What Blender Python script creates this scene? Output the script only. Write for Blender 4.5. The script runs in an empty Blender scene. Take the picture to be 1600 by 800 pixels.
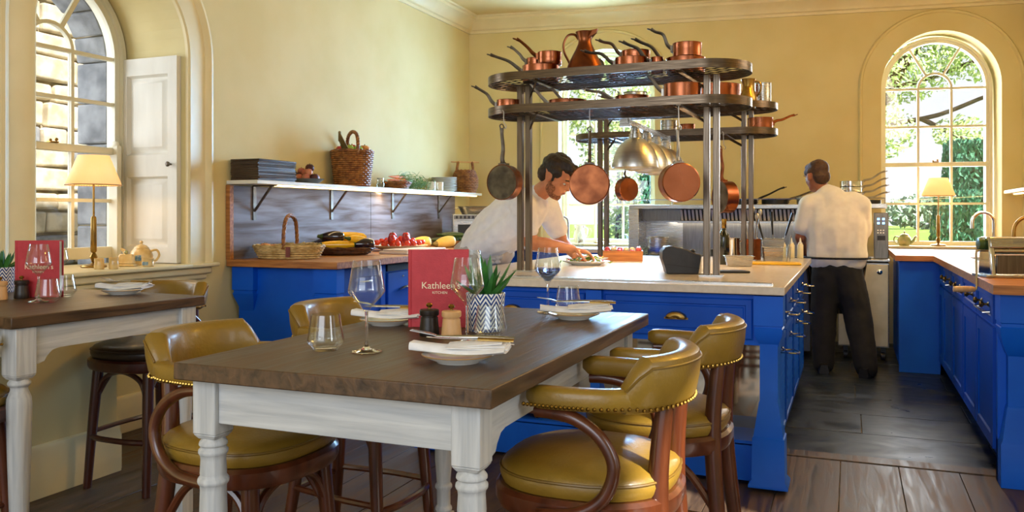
import bpy, bmesh, math, random
from math import sin, cos, pi, radians, sqrt, atan2
from mathutils import Vector, Matrix
random.seed(7)
S = bpy.context.scene
COL = S.collection

# ---------------------------------------------------------------- camera
cam = bpy.data.objects.new('camera', bpy.data.cameras.new('camera'))
COL.objects.link(cam)
cam.location = (0, 0, 1.25)
cam.rotation_euler = (pi / 2, 0, radians(22.14))
cam.data.sensor_width = 36
cam.data.lens = 29.25
cam.data.shift_y = -0.0394
cam.data.clip_start = 0.05
cam.data.clip_end = 400
S.camera = cam

# ---------------------------------------------------------------- light and exposure
S.view_settings.view_transform = 'Standard'
S.view_settings.look = 'None'
S.view_settings.gamma = 1
S.view_settings.use_curve_mapping = False
S.view_settings.exposure = 0.6
S.cycles.transparent_max_bounces = 32
W = bpy.data.worlds.new('sky'); S.world = W
W.use_nodes = True
_n = W.node_tree.nodes; _l = W.node_tree.links
_n.clear()
_tc = _n.new('ShaderNodeTexCoord'); _sx = _n.new('ShaderNodeSeparateXYZ')
_rp = _n.new('ShaderNodeValToRGB'); _bg = _n.new('ShaderNodeBackground'); _wo = _n.new('ShaderNodeOutputWorld')
_l.new(_tc.outputs['Generated'], _sx.inputs[0]); _l.new(_sx.outputs['Z'], _rp.inputs[0])
_rp.color_ramp.elements[0].color = (0.95, 0.97, 1.0, 1); _rp.color_ramp.elements[0].position = 0.0
_rp.color_ramp.elements[1].color = (0.42, 0.62, 1.0, 1); _rp.color_ramp.elements[1].position = 0.9
_l.new(_rp.outputs[0], _bg.inputs[0]); _bg.inputs[1].default_value = .75
_l.new(_bg.outputs[0], _wo.inputs[0])

def light(name, kind, loc, power, color=(1, 1, 1), aim=None, size=None, **kw):
    d = bpy.data.lights.new(name, kind); d.energy = power; d.color = color
    o = bpy.data.objects.new(name, d); COL.objects.link(o); o.location = loc
    if aim is not None:
        o.rotation_euler = (Vector(aim) - Vector(loc)).to_track_quat('-Z', 'Y').to_euler()
    if size is not None:
        if kind == 'AREA':
            d.shape = 'RECTANGLE'; d.size, d.size_y = size
        else:
            d.shadow_soft_size = size
    for k, v in kw.items(): setattr(d, k, v)
    return o
light('sun', 'SUN', (10, -5, 8.5), 9, (1, .95, .86), aim=(0, 0, 0), angle=radians(1.2))
# daylight through the back, left and right windows, plus two added fill lamps
light('daylight_back_left', 'AREA', (-2.35, 9.0, 2.0), 310, (.34, .62, 1), aim=(-4.6, 4.0, 1.85), size=(1.0, 1.8))
light('daylight_back_right', 'AREA', (0.75, 9.6, 2.0), 60, (.92, .96, 1), aim=(-.6, 3.0, .5), size=(.9, 1.9))
light('daylight_right_near', 'AREA', (2.2, 0.6, 2.2), 35, (.86, .93, 1), aim=(-1.6, 2.6, .6), size=(1.2, 2.0))
light('right_fill', 'AREA', (1.58, 5.6, 2.4), 25, (1, .88, .7), aim=(-2.6, 5.6, 1.0), size=(1.2, 1.6))  # added warm fill in front of the closed right wall
light('front_fill', 'AREA', (-1.0, -2.3, 2.3), 58, (.84, .92, 1), aim=(-2.6, 5.0, 1.2), size=(3.0, 1.8))  # added fill lamp at the open side behind the camera
light('daylight_left', 'AREA', (-5.7, 3.0, 2.1), 46, (.84, .92, 1), aim=(-2.4, 4.6, 1.0), size=(1.4, 2.0))
# added warm fill near the ceiling, above the frame, to tint the walls
light('warm_fill', 'POINT', (.5, 4.9, 3.2), 48, (1, .58, .10), size=.15)

# ---------------------------------------------------------------- helpers
def lin(h):
    if not isinstance(h, str): return tuple(h) + ((1,) if len(h) == 3 else ())
    v = [int(h[i:i + 2], 16) / 255 for i in (0, 2, 4)]
    return tuple(x / 12.92 if x <= .04045 else ((x + .055) / 1.055) ** 2.4 for x in v) + (1,)

def MAT(name, c1, c2=None, sc=5., st=(1, 1, 1), rough=.5, r2=None, metal=0., bump=0., bsc=None, det=5., coat=0.,
        trans=0., ior=1.45, emit=0., ec=None, sheen=0., ramp=(.35, .65), dist=0., spec=.5, sss=0.):
    m = bpy.data.materials.new(name); m.use_nodes = True
    n = m.node_tree.nodes; l = m.node_tree.links
    b = n['Principled BSDF']
    tc = n.new('ShaderNodeTexCoord'); mp = n.new('ShaderNodeMapping'); mp.inputs['Scale'].default_value = st
    l.new(tc.outputs['Object'], mp.inputs[0])
    nz = n.new('ShaderNodeTexNoise'); nz.inputs['Scale'].default_value = sc; nz.inputs['Detail'].default_value = det
    nz.inputs['Distortion'].default_value = dist
    l.new(mp.outputs[0], nz.inputs['Vector'])
    rp = n.new('ShaderNodeValToRGB'); rp.color_ramp.elements[0].position, rp.color_ramp.elements[1].position = ramp
    rp.color_ramp.elements[0].color = lin(c1); rp.color_ramp.elements[1].color = lin(c2 or c1)
    l.new(nz.outputs['Fac'], rp.inputs[0]); l.new(rp.outputs[0], b.inputs['Base Color'])
    b.inputs['Metallic'].default_value = metal; b.inputs['Roughness'].default_value = rough
    if r2 is not None:
        mr = n.new('ShaderNodeMapRange'); mr.inputs['To Min'].default_value = rough; mr.inputs['To Max'].default_value = r2
        mr.inputs['From Min'].default_value = .3; mr.inputs['From Max'].default_value = .7
        l.new(nz.outputs['Fac'], mr.inputs[0]); l.new(mr.outputs[0], b.inputs['Roughness'])
    if bump:
        bp = n.new('ShaderNodeBump'); bp.inputs['Strength'].default_value = bump; bp.inputs['Distance'].default_value = .004
        nb = nz
        if bsc:
            nb = n.new('ShaderNodeTexNoise'); nb.inputs['Scale'].default_value = bsc; nb.inputs['Detail'].default_value = 4
            l.new(mp.outputs[0], nb.inputs['Vector'])
        l.new(nb.outputs['Fac'], bp.inputs['Height']); l.new(bp.outputs[0], b.inputs['Normal'])
    b.inputs['Coat Weight'].default_value = coat; b.inputs['Coat Roughness'].default_value = .12
    b.inputs['Transmission Weight'].default_value = trans; b.inputs['IOR'].default_value = ior
    b.inputs['Specular IOR Level'].default_value = spec
    if sheen: b.inputs['Sheen Weight'].default_value = sheen
    if sss:
        b.inputs['Subsurface Weight'].default_value = sss; b.inputs['Subsurface Radius'].default_value = (.02, .008, .004)
    if emit:
        b.inputs['Emission Color'].default_value = lin(ec or c1); b.inputs['Emission Strength'].default_value = emit
    return m

def GLASS(name, tint=(1, 1, 1), ior=1.45, rough=0.):
    """thin glass: clear, with a Fresnel reflection"""
    m = bpy.data.materials.new(name); m.use_nodes = True
    n = m.node_tree.nodes; l = m.node_tree.links; n.clear()
    o = n.new('ShaderNodeOutputMaterial'); mx = n.new('ShaderNodeMixShader'); lw = n.new('ShaderNodeLayerWeight'); pw = n.new('ShaderNodeMath'); fr = n.new('ShaderNodeMath')
    t = n.new('ShaderNodeBsdfTransparent'); g = n.new('ShaderNodeBsdfGlossy')
    lw.inputs['Blend'].default_value = .5; pw.operation = 'POWER'; pw.inputs[1].default_value = 3.2; fr.operation = 'MULTIPLY_ADD'; fr.inputs[1].default_value = .85; fr.inputs[2].default_value = .05
    l.new(lw.outputs['Facing'], pw.inputs[0]); l.new(pw.outputs[0], fr.inputs[0]); t.inputs[0].default_value = tint + (1,); g.inputs['Roughness'].default_value = rough
    l.new(fr.outputs[0], mx.inputs[0]); l.new(t.outputs[0], mx.inputs[1]); l.new(g.outputs[0], mx.inputs[2]); l.new(mx.outputs[0], o.inputs[0])
    return m

class MB:
    """collects shapes that become ONE mesh object"""
    def __init__(s): s.v = []; s.f = []
    def add(s, vs, fs, M=None):
        o = len(s.v)
        if M is not None: vs = [M @ Vector(v) for v in vs]
        s.v += [tuple(v) for v in vs]; s.f += [tuple(i + o for i in f) for f in fs]
        return s
    def hexa(s, p, M=None):   # 8 points: bottom ring then top ring
        return s.add(p, [(3, 2, 1, 0), (4, 5, 6, 7), (0, 1, 5, 4), (1, 2, 6, 5), (2, 3, 7, 6), (3, 0, 4, 7)], M)
    def box(s, x0, x1, y0, y1, z0, z1, M=None):
        return s.hexa([(x0, y0, z0), (x1, y0, z0), (x1, y1, z0), (x0, y1, z0), (x0, y0, z1), (x1, y0, z1), (x1, y1, z1), (x0, y1, z1)], M)
    def cb(s, c, d, M=None):
        return s.box(c[0] - d[0] / 2, c[0] + d[0] / 2, c[1] - d[1] / 2, c[1] + d[1] / 2, c[2] - d[2] / 2, c[2] + d[2] / 2, M)
    def beam(s, a, b, wa, wb=None, M=None):   # tapered square bar from a to b, widths (x,y)
        wb = wb or wa; a = Vector(a); b = Vector(b)
        z = (b - a).normalized(); x = Vector((1, 0, 0)) if abs(z.x) < .9 else Vector((0, 1, 0))
        y = z.cross(x).normalized(); x = y.cross(z)
        P = []
        for c, w in ((a, wa), (b, wb)):
            for i, j in ((-1, -1), (1, -1), (1, 1), (-1, 1)): P.append(c + x * (i * w[0] / 2) + y * (j * w[1] / 2))
        return s.hexa(P, M)
    def lathe(s, pr, n=20, M=None):
        vs = []; fs = []; rings = []
        for r, z in pr:
            if r < 1e-6: rings.append([len(vs)]); vs.append((0, 0, z))
            else:
                rings.append(list(range(len(vs), len(vs) + n)))
                vs += [(r * cos(2 * pi * i / n), r * sin(2 * pi * i / n), z) for i in range(n)]
        for a, b in zip(rings, rings[1:]):
            for i in range(n):
                j = (i + 1) % n
                if len(a) == 1 and len(b) == 1: break
                if len(a) == 1: fs.append((a[0], b[j], b[i]))
                elif len(b) == 1: fs.append((a[i], a[j], b[0]))
                else: fs.append((a[i], a[j], b[j], b[i]))
        if len(rings[0]) > 1: fs.append(tuple(reversed(rings[0])))
        if len(rings[-1]) > 1: fs.append(tuple(rings[-1]))
        return s.add(vs, fs, M)
    def loft(s, rings, closed=False, M=None):
        n = len(rings[0]); vs = [p for r in rings for p in r]; fs = []
        k = len(rings)
        for a in range(k if closed else k - 1):
            b = (a + 1) % k
            for i in range(n):
                j = (i + 1) % n
                fs.append((a * n + i, a * n + j, b * n + j, b * n + i))
        if not closed:
            fs.append(tuple(range(n - 1, -1, -1))); fs.append(tuple(range((k - 1) * n, k * n)))
        return s.add(vs, fs, M)
    def tube(s, pts, r, n=8, closed=False, M=None, flat=1.):
        P = [Vector(p) for p in pts]; k = len(P)
        R = r if isinstance(r, (list, tuple)) else [r] * k
        T = []
        for i in range(k):
            a = P[(i - 1) % k] if (closed or i > 0) else P[0]
            b = P[(i + 1) % k] if (closed or i < k - 1) else P[-1]
            T.append((b - a).normalized())
        u = T[0].orthogonal().normalized(); rings = []
        for i in range(k):
            u = (u - T[i] * u.dot(T[i])).normalized(); w = T[i].cross(u)
            rings.append([P[i] + (u * cos(2 * pi * j / n) + w * (sin(2 * pi * j / n) * flat)) * R[i] for j in range(n)])
        return s.loft(rings, closed, M)
    def ball(s, c, r, n=12, M=None):
        r = r if isinstance(r, (list, tuple)) else (r, r, r)
        k = max(4, n * 2 // 3)
        pr = [(sin(pi * i / k), -cos(pi * i / k)) for i in range(k + 1)]; pr[0] = (0, -1); pr[-1] = (0, 1)
        B = Matrix.Translation(c) @ Matrix.Diagonal((r[0], r[1], r[2], 1))
        return s.lathe(pr, n, (M @ B) if M is not None else B)
    def capsule(s, a, b, ra, rb, n=12):   # tapered round-ended limb
        a = Vector(a); b = Vector(b); L = (b - a).length
        Q = (b - a).to_track_quat('Z', 'Y').to_matrix().to_4x4(); Q.translation = a
        pr = [(0, -ra)] + [(ra * sin(t), -ra * cos(t)) for t in (.5, 1., pi / 2)] + [(rb * sin(t), L - rb * cos(t)) for t in (pi / 2, 2.1, 2.6)] + [(0, L + rb)]
        return s.lathe(pr, n, Q)
    def prism(s, poly, z0, z1, M=None):
        n = len(poly)
        vs = [(x, y, z0) for x, y in poly] + [(x, y, z1) for x, y in poly]
        fs = [tuple(range(n - 1, -1, -1)), tuple(range(n, 2 * n))] + [(i, (i + 1) % n, n + (i + 1) % n, n + i) for i in range(n)]
        return s.add(vs, fs, M)

def obj(name, mb, mat, parent=None, loc=None, rz=0., bevel=0., kind=None, label=None, sharp=38, rot=None, recalc=True):
    me = bpy.data.meshes.new(name)
    me.from_pydata([tuple(v) for v in mb.v], [], mb.f)
    if recalc:
        bm = bmesh.new(); bm.from_mesh(me)
        bmesh.ops.recalc_face_normals(bm, faces=bm.faces[:])
        bm.to_mesh(me); bm.free()
    me.polygons.foreach_set('use_smooth', [True] * len(me.polygons))
    me.set_sharp_from_angle(angle=radians(sharp))
    me.materials.append(mat)
    o = bpy.data.objects.new(name, me); COL.objects.link(o)
    if parent is not None: o.parent = parent
    if loc is not None: o.location = loc
    if rot is not None: o.rotation_euler = rot
    elif rz: o.rotation_euler = (0, 0, rz)
    if bevel:
        b = o.modifiers.new('bevel', 'BEVEL'); b.width = bevel; b.segments = 2; b.limit_method = 'ANGLE'; b.angle_limit = radians(40)
        b.use_clamp_overlap = True
    if kind: o['kind'] = kind
    if label: o['label'] = label
    return o

def tag(o, label, cat, group=None):
    o['label'] = label; o['category'] = cat
    if group: o['group'] = group
    return o

def thing(name, label, cat, loc=(0, 0, 0), rz=0., group=None, rot=None):
    o = bpy.data.objects.new(name, None); COL.objects.link(o); o.empty_display_size = .1
    o.location = loc; o.rotation_euler = rot or (0, 0, rz)
    return tag(o, label, cat, group)

def one(name, mb, mat, label, cat, group=None, **kw):
    return tag(obj(name, mb, mat, **kw), label, cat, group)

def struct(name, mb, mat, **kw):
    o = obj(name, mb, mat, **kw)
    if o.parent is None: o['kind'] = 'structure'
    return o

def sroot(name, loc=(0, 0, 0), rz=0.):
    o = bpy.data.objects.new(name, None); COL.objects.link(o); o.location = loc; o.rotation_euler = (0, 0, rz)
    o['kind'] = 'structure'
    return o

def share(name, src, parent, loc, rot=(0, 0, 0), scale=None, mat=None):
    o = src.copy(); COL.objects.link(o); o.name = name; o.parent = parent; o.location = loc; o.rotation_euler = rot
    if scale is not None: o.scale = scale
    return o

KIDS = {}
def dup(root, loc, rz=0., label=None, group=None, rot=None, scale=None):
    def cp(o, p):
        c = o.copy(); COL.objects.link(c)
        if p is not None: c.parent = p
        for ch in o.children: cp(ch, c)
        return c
    r = cp(root, None)
    r.location = loc; r.rotation_euler = rot or (0, 0, rz)
    if scale: r.scale = (scale,) * 3
    if label: r['label'] = label
    if group: r['group'] = group
    return r

def arc(cx, cy, r, a0, a1, n):
    return [(cx + r * cos(a0 + (a1 - a0) * i / n), cy + r * sin(a0 + (a1 - a0) * i / n)) for i in range(n + 1)]

def smooth(pts, n=6):
    """Catmull-Rom through the points"""
    P = [Vector(p) for p in pts]; out = []
    for i in range(len(P) - 1):
        a = P[max(i - 1, 0)]; b = P[i]; c = P[i + 1]; d = P[min(i + 2, len(P) - 1)]
        for k in range(n):
            t = k / n
            out.append(.5 * ((2 * b) + (c - a) * t + (2 * a - 5 * b + 4 * c - d) * t * t + (3 * b - a - 3 * c + d) * t ** 3))
    out.append(P[-1]); return out

def text_mesh(name, s, size, mat, parent, M, depth=.0006):
    cu = bpy.data.curves.new(name, 'FONT'); cu.body = s; cu.size = size; cu.extrude = depth; cu.align_x = 'CENTER'; cu.align_y = 'CENTER'
    t = bpy.data.objects.new(name, cu); COL.objects.link(t)
    dg = bpy.context.evaluated_depsgraph_get()
    me = bpy.data.meshes.new_from_object(t.evaluated_get(dg))
    bpy.data.objects.remove(t); me.materials.clear(); me.materials.append(mat)
    o = bpy.data.objects.new(name, me); COL.objects.link(o); o.parent = parent; o.matrix_local = M
    return o

# ---------------------------------------------------------------- materials
m_wall = MAT('wall_paint', 'd4c490', 'cebc84', sc=2, rough=.75, bump=.08, bsc=60)
m_trim = MAT('trim_paint', 'ded0a4', 'd6c698', sc=3, rough=.45)
m_ceil = MAT('ceiling_paint', 'd8c088', 'd0b67c', sc=2, rough=.8)
m_shut = MAT('shutter_paint', 'dcd8cc', 'd2cdc0', sc=3, st=(3, 3, .6), rough=.5)
m_frame = MAT('window_paint', 'dcd6be', 'd2cab0', sc=3, rough=.45)
m_plank = MAT('floor_board', '2c211b', '66513f', sc=3.2, st=(9, .8, 9), rough=.34, r2=.6, bump=.35, det=8, dist=.8, ramp=(.3, .75))
m_slate = MAT('dark_board', '0a0e15', '222d3a', sc=3.2, st=(1, 1.6, 1), spec=.45, rough=.26, r2=.52, bump=.3, det=9, dist=1.2, ramp=(.3, .8))
m_stone = MAT('stone', 'cfc3aa', 'a2967e', sc=7, rough=.9, bump=1., bsc=20, det=8)
m_stone2 = MAT('grey_stone', '8e8f90', '5e6064', sc=7, rough=.9, bump=1., bsc=22, det=8)
m_mortar = MAT('mortar', '9a8f78', '857a64', sc=9, rough=.95, bump=.5)
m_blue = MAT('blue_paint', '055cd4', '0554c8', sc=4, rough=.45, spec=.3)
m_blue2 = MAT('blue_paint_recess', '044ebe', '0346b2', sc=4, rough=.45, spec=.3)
m_butcher = MAT('butcher_block', 'b97a3e', '8a5226', sc=4, st=(1.2, 14, 14), rough=.5, det=6, bump=.1)
m_oak = MAT('dark_oak', '2f2217', '62482f', sc=3.2, st=(14, 1.0, 10), rough=.36, r2=.52, bump=.4, det=9, dist=.8, ramp=(.28, .70))
m_wash = MAT('whitewashed_wood', 'a3a5a6', 'c9c9c6', sc=4, st=(14, 14, .9), rough=.62, bump=.5, det=9, dist=.4, ramp=(.25, .7))
m_washx = MAT('whitewashed_rail_x', 'a3a5a6', 'c9c9c6', sc=4, st=(.9, 14, 14), rough=.62, bump=.5, det=9, dist=.4, ramp=(.25, .7))
m_washy = MAT('whitewashed_rail_y', 'a3a5a6', 'c9c9c6', sc=4, st=(14, .9, 14), rough=.62, bump=.5, det=9, dist=.4, ramp=(.25, .7))
m_leather = MAT('olive_leather', '8c6d24', '7d5f1c', sc=6, rough=.34, r2=.44, bump=.22, bsc=110, coat=.12)
m_leathershade = MAT('shaded_leather', '3a2a1c', '2e2016', sc=6, rough=.36, bump=.2, bsc=110, coat=.1)  # darker leather copy: shade by the left table put into the colour
m_piping = MAT('leather_piping', '70541a', rough=.4)
m_red = MAT('bentwood', '44200f', '5c2d17', sc=5, st=(6, 6, 1), rough=.28, coat=.4, det=6)
m_redd = MAT('dark_bentwood', '3c1a10', '4a2216', sc=5, st=(6, 6, 1), rough=.3, coat=.3)
m_stud = MAT('brass_stud', '9a7a3a', rough=.25, metal=1)
m_brass = MAT('aged_brass', '8a6a30', 'a5854a', sc=20, rough=.25, r2=.4, metal=1)
m_mesh = MAT('dark_rack_mesh', '4a3c2e', '3a2f24', sc=9, rough=.5, metal=.8)
m_copper = MAT('copper', 'a66446', '8c5236', sc=4, rough=.2, r2=.36, metal=1)
m_copperd = MAT('worn_copper', '8e5434', '70402a', sc=12, rough=.26, r2=.42, metal=1)
m_tin = MAT('tin_lining', '9a948a', '6c6258', sc=14, rough=.28, r2=.45, metal=1)
m_iron = MAT('cast_iron_handle', '7c746a', '5a534c', sc=14, rough=.45, metal=1)
m_steelh = MAT('steel_handle', 'b4b0a8', '98938a', sc=14, rough=.42, metal=1)
m_rack = MAT('brushed_bronze_steel', '6b5c4c', '54483c', sc=5, st=(2, 2, 40), rough=.26, r2=.4, metal=1)
m_post = MAT('brushed_steel_post', '75685a', '5e5246', sc=5, st=(40, 40, 1), rough=.3, r2=.4, metal=1)
m_steel = MAT('stainless', 'b9b7b2', 'a3a19c', sc=5, st=(1.5, 1.5, 40), rough=.22, r2=.36, metal=1)
m_steeld = MAT('dark_stainless', '77746e', '66635e', sc=5, st=(40, 1.5, 1.5), rough=.3, r2=.4, metal=1)
m_chrome = MAT('chrome', 'd0cfcc', rough=.08, metal=1)
m_black = MAT('black_plastic', '17171a', '1d1d20', sc=20, rough=.4)
m_dkgrey = MAT('charcoal_plastic', '34363c', '2e3036', sc=20, rough=.5)
m_quartz = MAT('white_quartz', 'd8cbbc', 'cfc1b0', sc=40, rough=.2)
m_white = MAT('white_ceramic', 'e6e4dc', rough=.18, coat=.4)
m_rim = MAT('brown_rim', '9a7440', rough=.3)
m_cloth = MAT('white_linen', 'e2e0de', 'd6d4d2', sc=30, rough=.85, bump=.25, sheen=.2)
m_menu = MAT('red_leatherette', 'b8323a', 'ac2b33', sc=30, rough=.55, bump=.25, bsc=200)
m_page = MAT('paper', 'ddd6c4', rough=.8)
m_print = MAT('cream_foil', 'e6d6b4', rough=.4)
m_pepper = MAT('dark_mill_wood', '1e1714', '2a211c', sc=6, st=(6, 6, 1), rough=.35)
m_beech = MAT('beech', 'd8ae7c', 'c59661', sc=5, st=(6, 6, 1), rough=.4)
m_leaf = MAT('succulent_leaf', '265a26', '4a8a3c', sc=9, rough=.35)
m_soil = MAT('soil', '3a2c20', '241a12', sc=40, rough=.95, bump=.8)
m_glass = GLASS('window_glass', (1, 1, 1))
m_wine = MAT('clear_glass', (1, 1, 1), rough=.0, trans=1., ior=1.45)
m_thin = GLASS('thin_glass', (.97, .985, .98), 1.5)
m_water = MAT('blue_tinted_water', (.25, .35, .85), rough=.0, trans=1., ior=1.33)
m_wick = MAT('brown_wicker', '6e3f1c', 'a06a34', sc=26, rough=.5)
m_wickp = MAT('pale_wicker', 'a98a50', 'd8bd84', sc=26, rough=.6)
m_wickd = MAT('dark_wicker', '3e2210', '6a4020', sc=26, rough=.5)
m_grass = MAT('lawn_grass', '8fae4a', '7d9e3c', sc=3, rough=.9)
m_foli = MAT('tree_foliage', 'a8c070', 'd8e8a8', sc=3, rough=.7)
m_belt = MAT('hazy_trees', '9ab49c', 'b8c8b0', sc=.2, rough=.9)  # pale tint puts the distance haze into the tree colour
m_hedge = MAT('hedge_foliage', '2c6a4e', '529070', sc=3, rough=.7)
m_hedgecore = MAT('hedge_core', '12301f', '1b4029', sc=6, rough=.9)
m_bark = MAT('bark', '5a4a38', '3c3024', sc=10, st=(3, 3, .6), rough=.9, bump=1)
m_skin = MAT('skin', 'c98a66', 'bf7c58', sc=20, rough=.5, sss=.15)
m_hair = MAT('dark_hair', '1c120c', '2e1f15', sc=60, st=(1, 1, .3), rough=.5, bump=1.)
m_beard = MAT('short_beard', '6a4028', 'a0684a', sc=90, rough=.8)
m_jacket = MAT('white_chef_cotton', 'f2f0f4', 'e8e6ec', sc=18, rough=.85, bump=.2)
m_apron = MAT('grey_white_apron', 'c2bbba', 'b4adad', sc=18, rough=.85, bump=.3)
m_trous = MAT('black_trouser', '121214', '1a1a1c', sc=18, rough=.8)
m_shade = MAT('pleated_lampshade', 'f0dfb8', rough=.8, emit=.55, ec='ffb866')
m_bulb = MAT('glowing_bulb', 'ffd9a0', emit=6, ec='ffc878')
m_led = MAT('led_strip', 'fff0d0', emit=6, ec='ffdc9a')
m_patina = MAT('weathered_board', '74717a', '4a382c', sc=2.0, st=(1, .8, 9), rough=.45, r2=.62, metal=.1, det=10, dist=.35, ramp=(.38, .66))
# ================================================================ ROOM SHELL
LX = -3.9                       # left wall plane
BA = math.atan(.14)             # the back wall is out of square by this angle
CH = 3.42                       # ceiling height
ML = Matrix(((0, -1, 0, LX), (1, 0, 0, 0), (0, 0, 1, 0), (0, 0, 0, 1)))            # (u,n,z): u along +Y, n outwards (-X)
MBK = Matrix(((cos(BA), -sin(BA), 0, LX), (sin(BA), cos(BA), 0, 8.33), (0, 0, 1, 0), (0, 0, 0, 1)))  # u along the back wall, n outwards
MR = Matrix(((0, 1, 0, 1.6), (1, 0, 0, 0), (0, 0, 1, 0), (0, 0, 0, 1)))            # right wall, n outwards (+X)

def arch_wall(u0, u1, z1, ops, t, M):
    mb = MB(); us = [u0]
    for uc, hw, zs, zp in sorted(ops):
        us += [uc - hw * cos(pi * i / 28) for i in range(29)]
    us.append(u1)
    for a, b in zip(us, us[1:]):
        if b - a < 1e-6: continue
        mid = (a + b) / 2; op = None
        for o in ops:
            if abs(mid - o[0]) < o[1]: op = o
        if op is None:
            mb.box(a, b, 0, t, 0, z1, M); continue
        uc, hw, zs, zp = op
        if zs > 0: mb.box(a, b, 0, t, 0, zs, M)
        za = zp + sqrt(max(0, hw * hw - (a - uc) ** 2)); zb = zp + sqrt(max(0, hw * hw - (b - uc) ** 2))
        mb.hexa([(a, 0, za), (b, 0, zb), (b, t, zb), (a, t, za), (a, 0, z1), (b, 0, z1), (b, t, z1), (a, t, z1)], M)
    return mb

WL = (3.57, .53, .92, 2.256)
WB1 = (1.517, .51, .93, 2.505)
WB2 = (4.747, .53, .93, 2.505)
struct('wall_left', arch_wall(-2.5, 8.6, CH, [WL], .58, ML), m_wall, sharp=20)
struct('wall_back', arch_wall(-.3, 5.9, CH, [WB1, WB2], .36, MBK), m_wall, sharp=20)
struct('wall_right', arch_wall(-2.5, 9.4, CH, [(.95, .42, .5, 2.45), (2.25, .40, .5, 2.45)], .4, MR), m_wall, sharp=20)
struct('ceiling', MB().box(LX - .5, 2.0, -2.5, 9.5, CH, CH + .12), m_ceil)

def sweep_arch(uc, hw, zs, zp, prof, M, n=28):
    """prof: (outward offset from the opening edge, projection into the room)"""
    base = [((uc - hw), zs, -1, 0)] + [(uc - hw * cos(pi * i / n), zp + hw * sin(pi * i / n), -cos(pi * i / n), sin(pi * i / n)) for i in range(n + 1)] + [(uc + hw, zs, 1, 0)]
    rings = []
    for u, z, du, dz in base:
        rings.append([(u + du * o, -p, z + dz * o) for o, p in prof])
    return MB().loft(rings, False, M)
def sweep_line(a, b, prof, mb=None):
    """prof: (horizontal offset along d, z) section carried from a to b (xy points); offset to the left of a->b"""
    mb = mb or MB(); a = Vector(a); b = Vector(b); t = (b - a).normalized(); nrm = Vector((-t.y, t.x))
    rings = [[(p.x + nrm.x * o, p.y + nrm.y * o, z) for o, z in prof] for p in (a, b)]
    return mb.loft(rings)
ARCH = [(0, 0), (0, .022), (.012, .03), (.03, .022), (.15, .022), (.165, .036), (.185, .045), (.205, .04), (.212, .0)]
struct('trim_1', sweep_arch(*WL, ARCH, ML), m_trim)
ARCH2 = [(0, 0), (0, .012), (.17, .012), (.18, .026), (.195, .03), (.205, .02), (.208, 0)]
struct('trim_2', sweep_arch(*WB1, ARCH2, MBK), m_wall)
struct('trim_3', sweep_arch(*WB2, ARCH2, MBK), m_wall)
CORN = [(0, 3.25), (.02, 3.25), (.025, 3.275), (.045, 3.285), (.05, 3.31), (.10, 3.36), (.13, 3.375), (.135, 3.40), (.16, 3.405), (.165, CH), (0, CH)]
bcorner = (LX, 8.33); bend = (2.0, 8.33 + 5.9 * .14)
cm = sweep_line(bcorner, (LX, -2.5), [(-o, z) for o, z in CORN][::-1] if False else [(o, z) for o, z in CORN])
sweep_line(bend, bcorner, CORN, cm)
struct('trim_4', cm, m_trim)
BASE = [(0, 0), (.03, 0), (.03, .16), (.022, .175), (.022, .19), (.014, .205), (0, .21)]
struct('baseboard_left', sweep_line((LX, 4.5), (LX, 3.09), BASE), m_trim)
# boxed-out panel below the left window, with its own base moulding
bp = MB().box(LX, -3.345, 0.6, 3.06, 0, .84)
struct('trim_5', bp, m_wall)
sk = sweep_line((-3.345, 3.06), (-3.345, .6), [(o, z * 1.1) for o, z in BASE])
sweep_line((LX, 3.06), (-3.345, 3.06), [(o, z * 1.1) for o, z in BASE], sk)
struct('baseboard_panel', sk, m_trim)
# window board of the left window with a moulding below it
struct('trim_6', MB().box(LX - .56, LX + .075, 3.045, 4.095, .92, .945).box(LX, LX + .075, 2.84, 3.05, .92, .945).box(LX, LX + .075, 4.09, 4.33, .92, .945), m_trim, bevel=.008)
struct('trim_7', MB().box(LX, LX + .045, 2.88, 4.29, .875, .919).box(LX, LX + .022, 2.9, 4.27, .84, .876), m_trim, bevel=.012)
struct('trim_8', MB().box(4.2, 5.29, -.06, .34, .93, .955, MBK), m_trim, bevel=.006)
struct('trim_9', MB().box(1.0, 2.035, -.06, .34, .93, .955, MBK), m_trim, bevel=.006)

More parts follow.
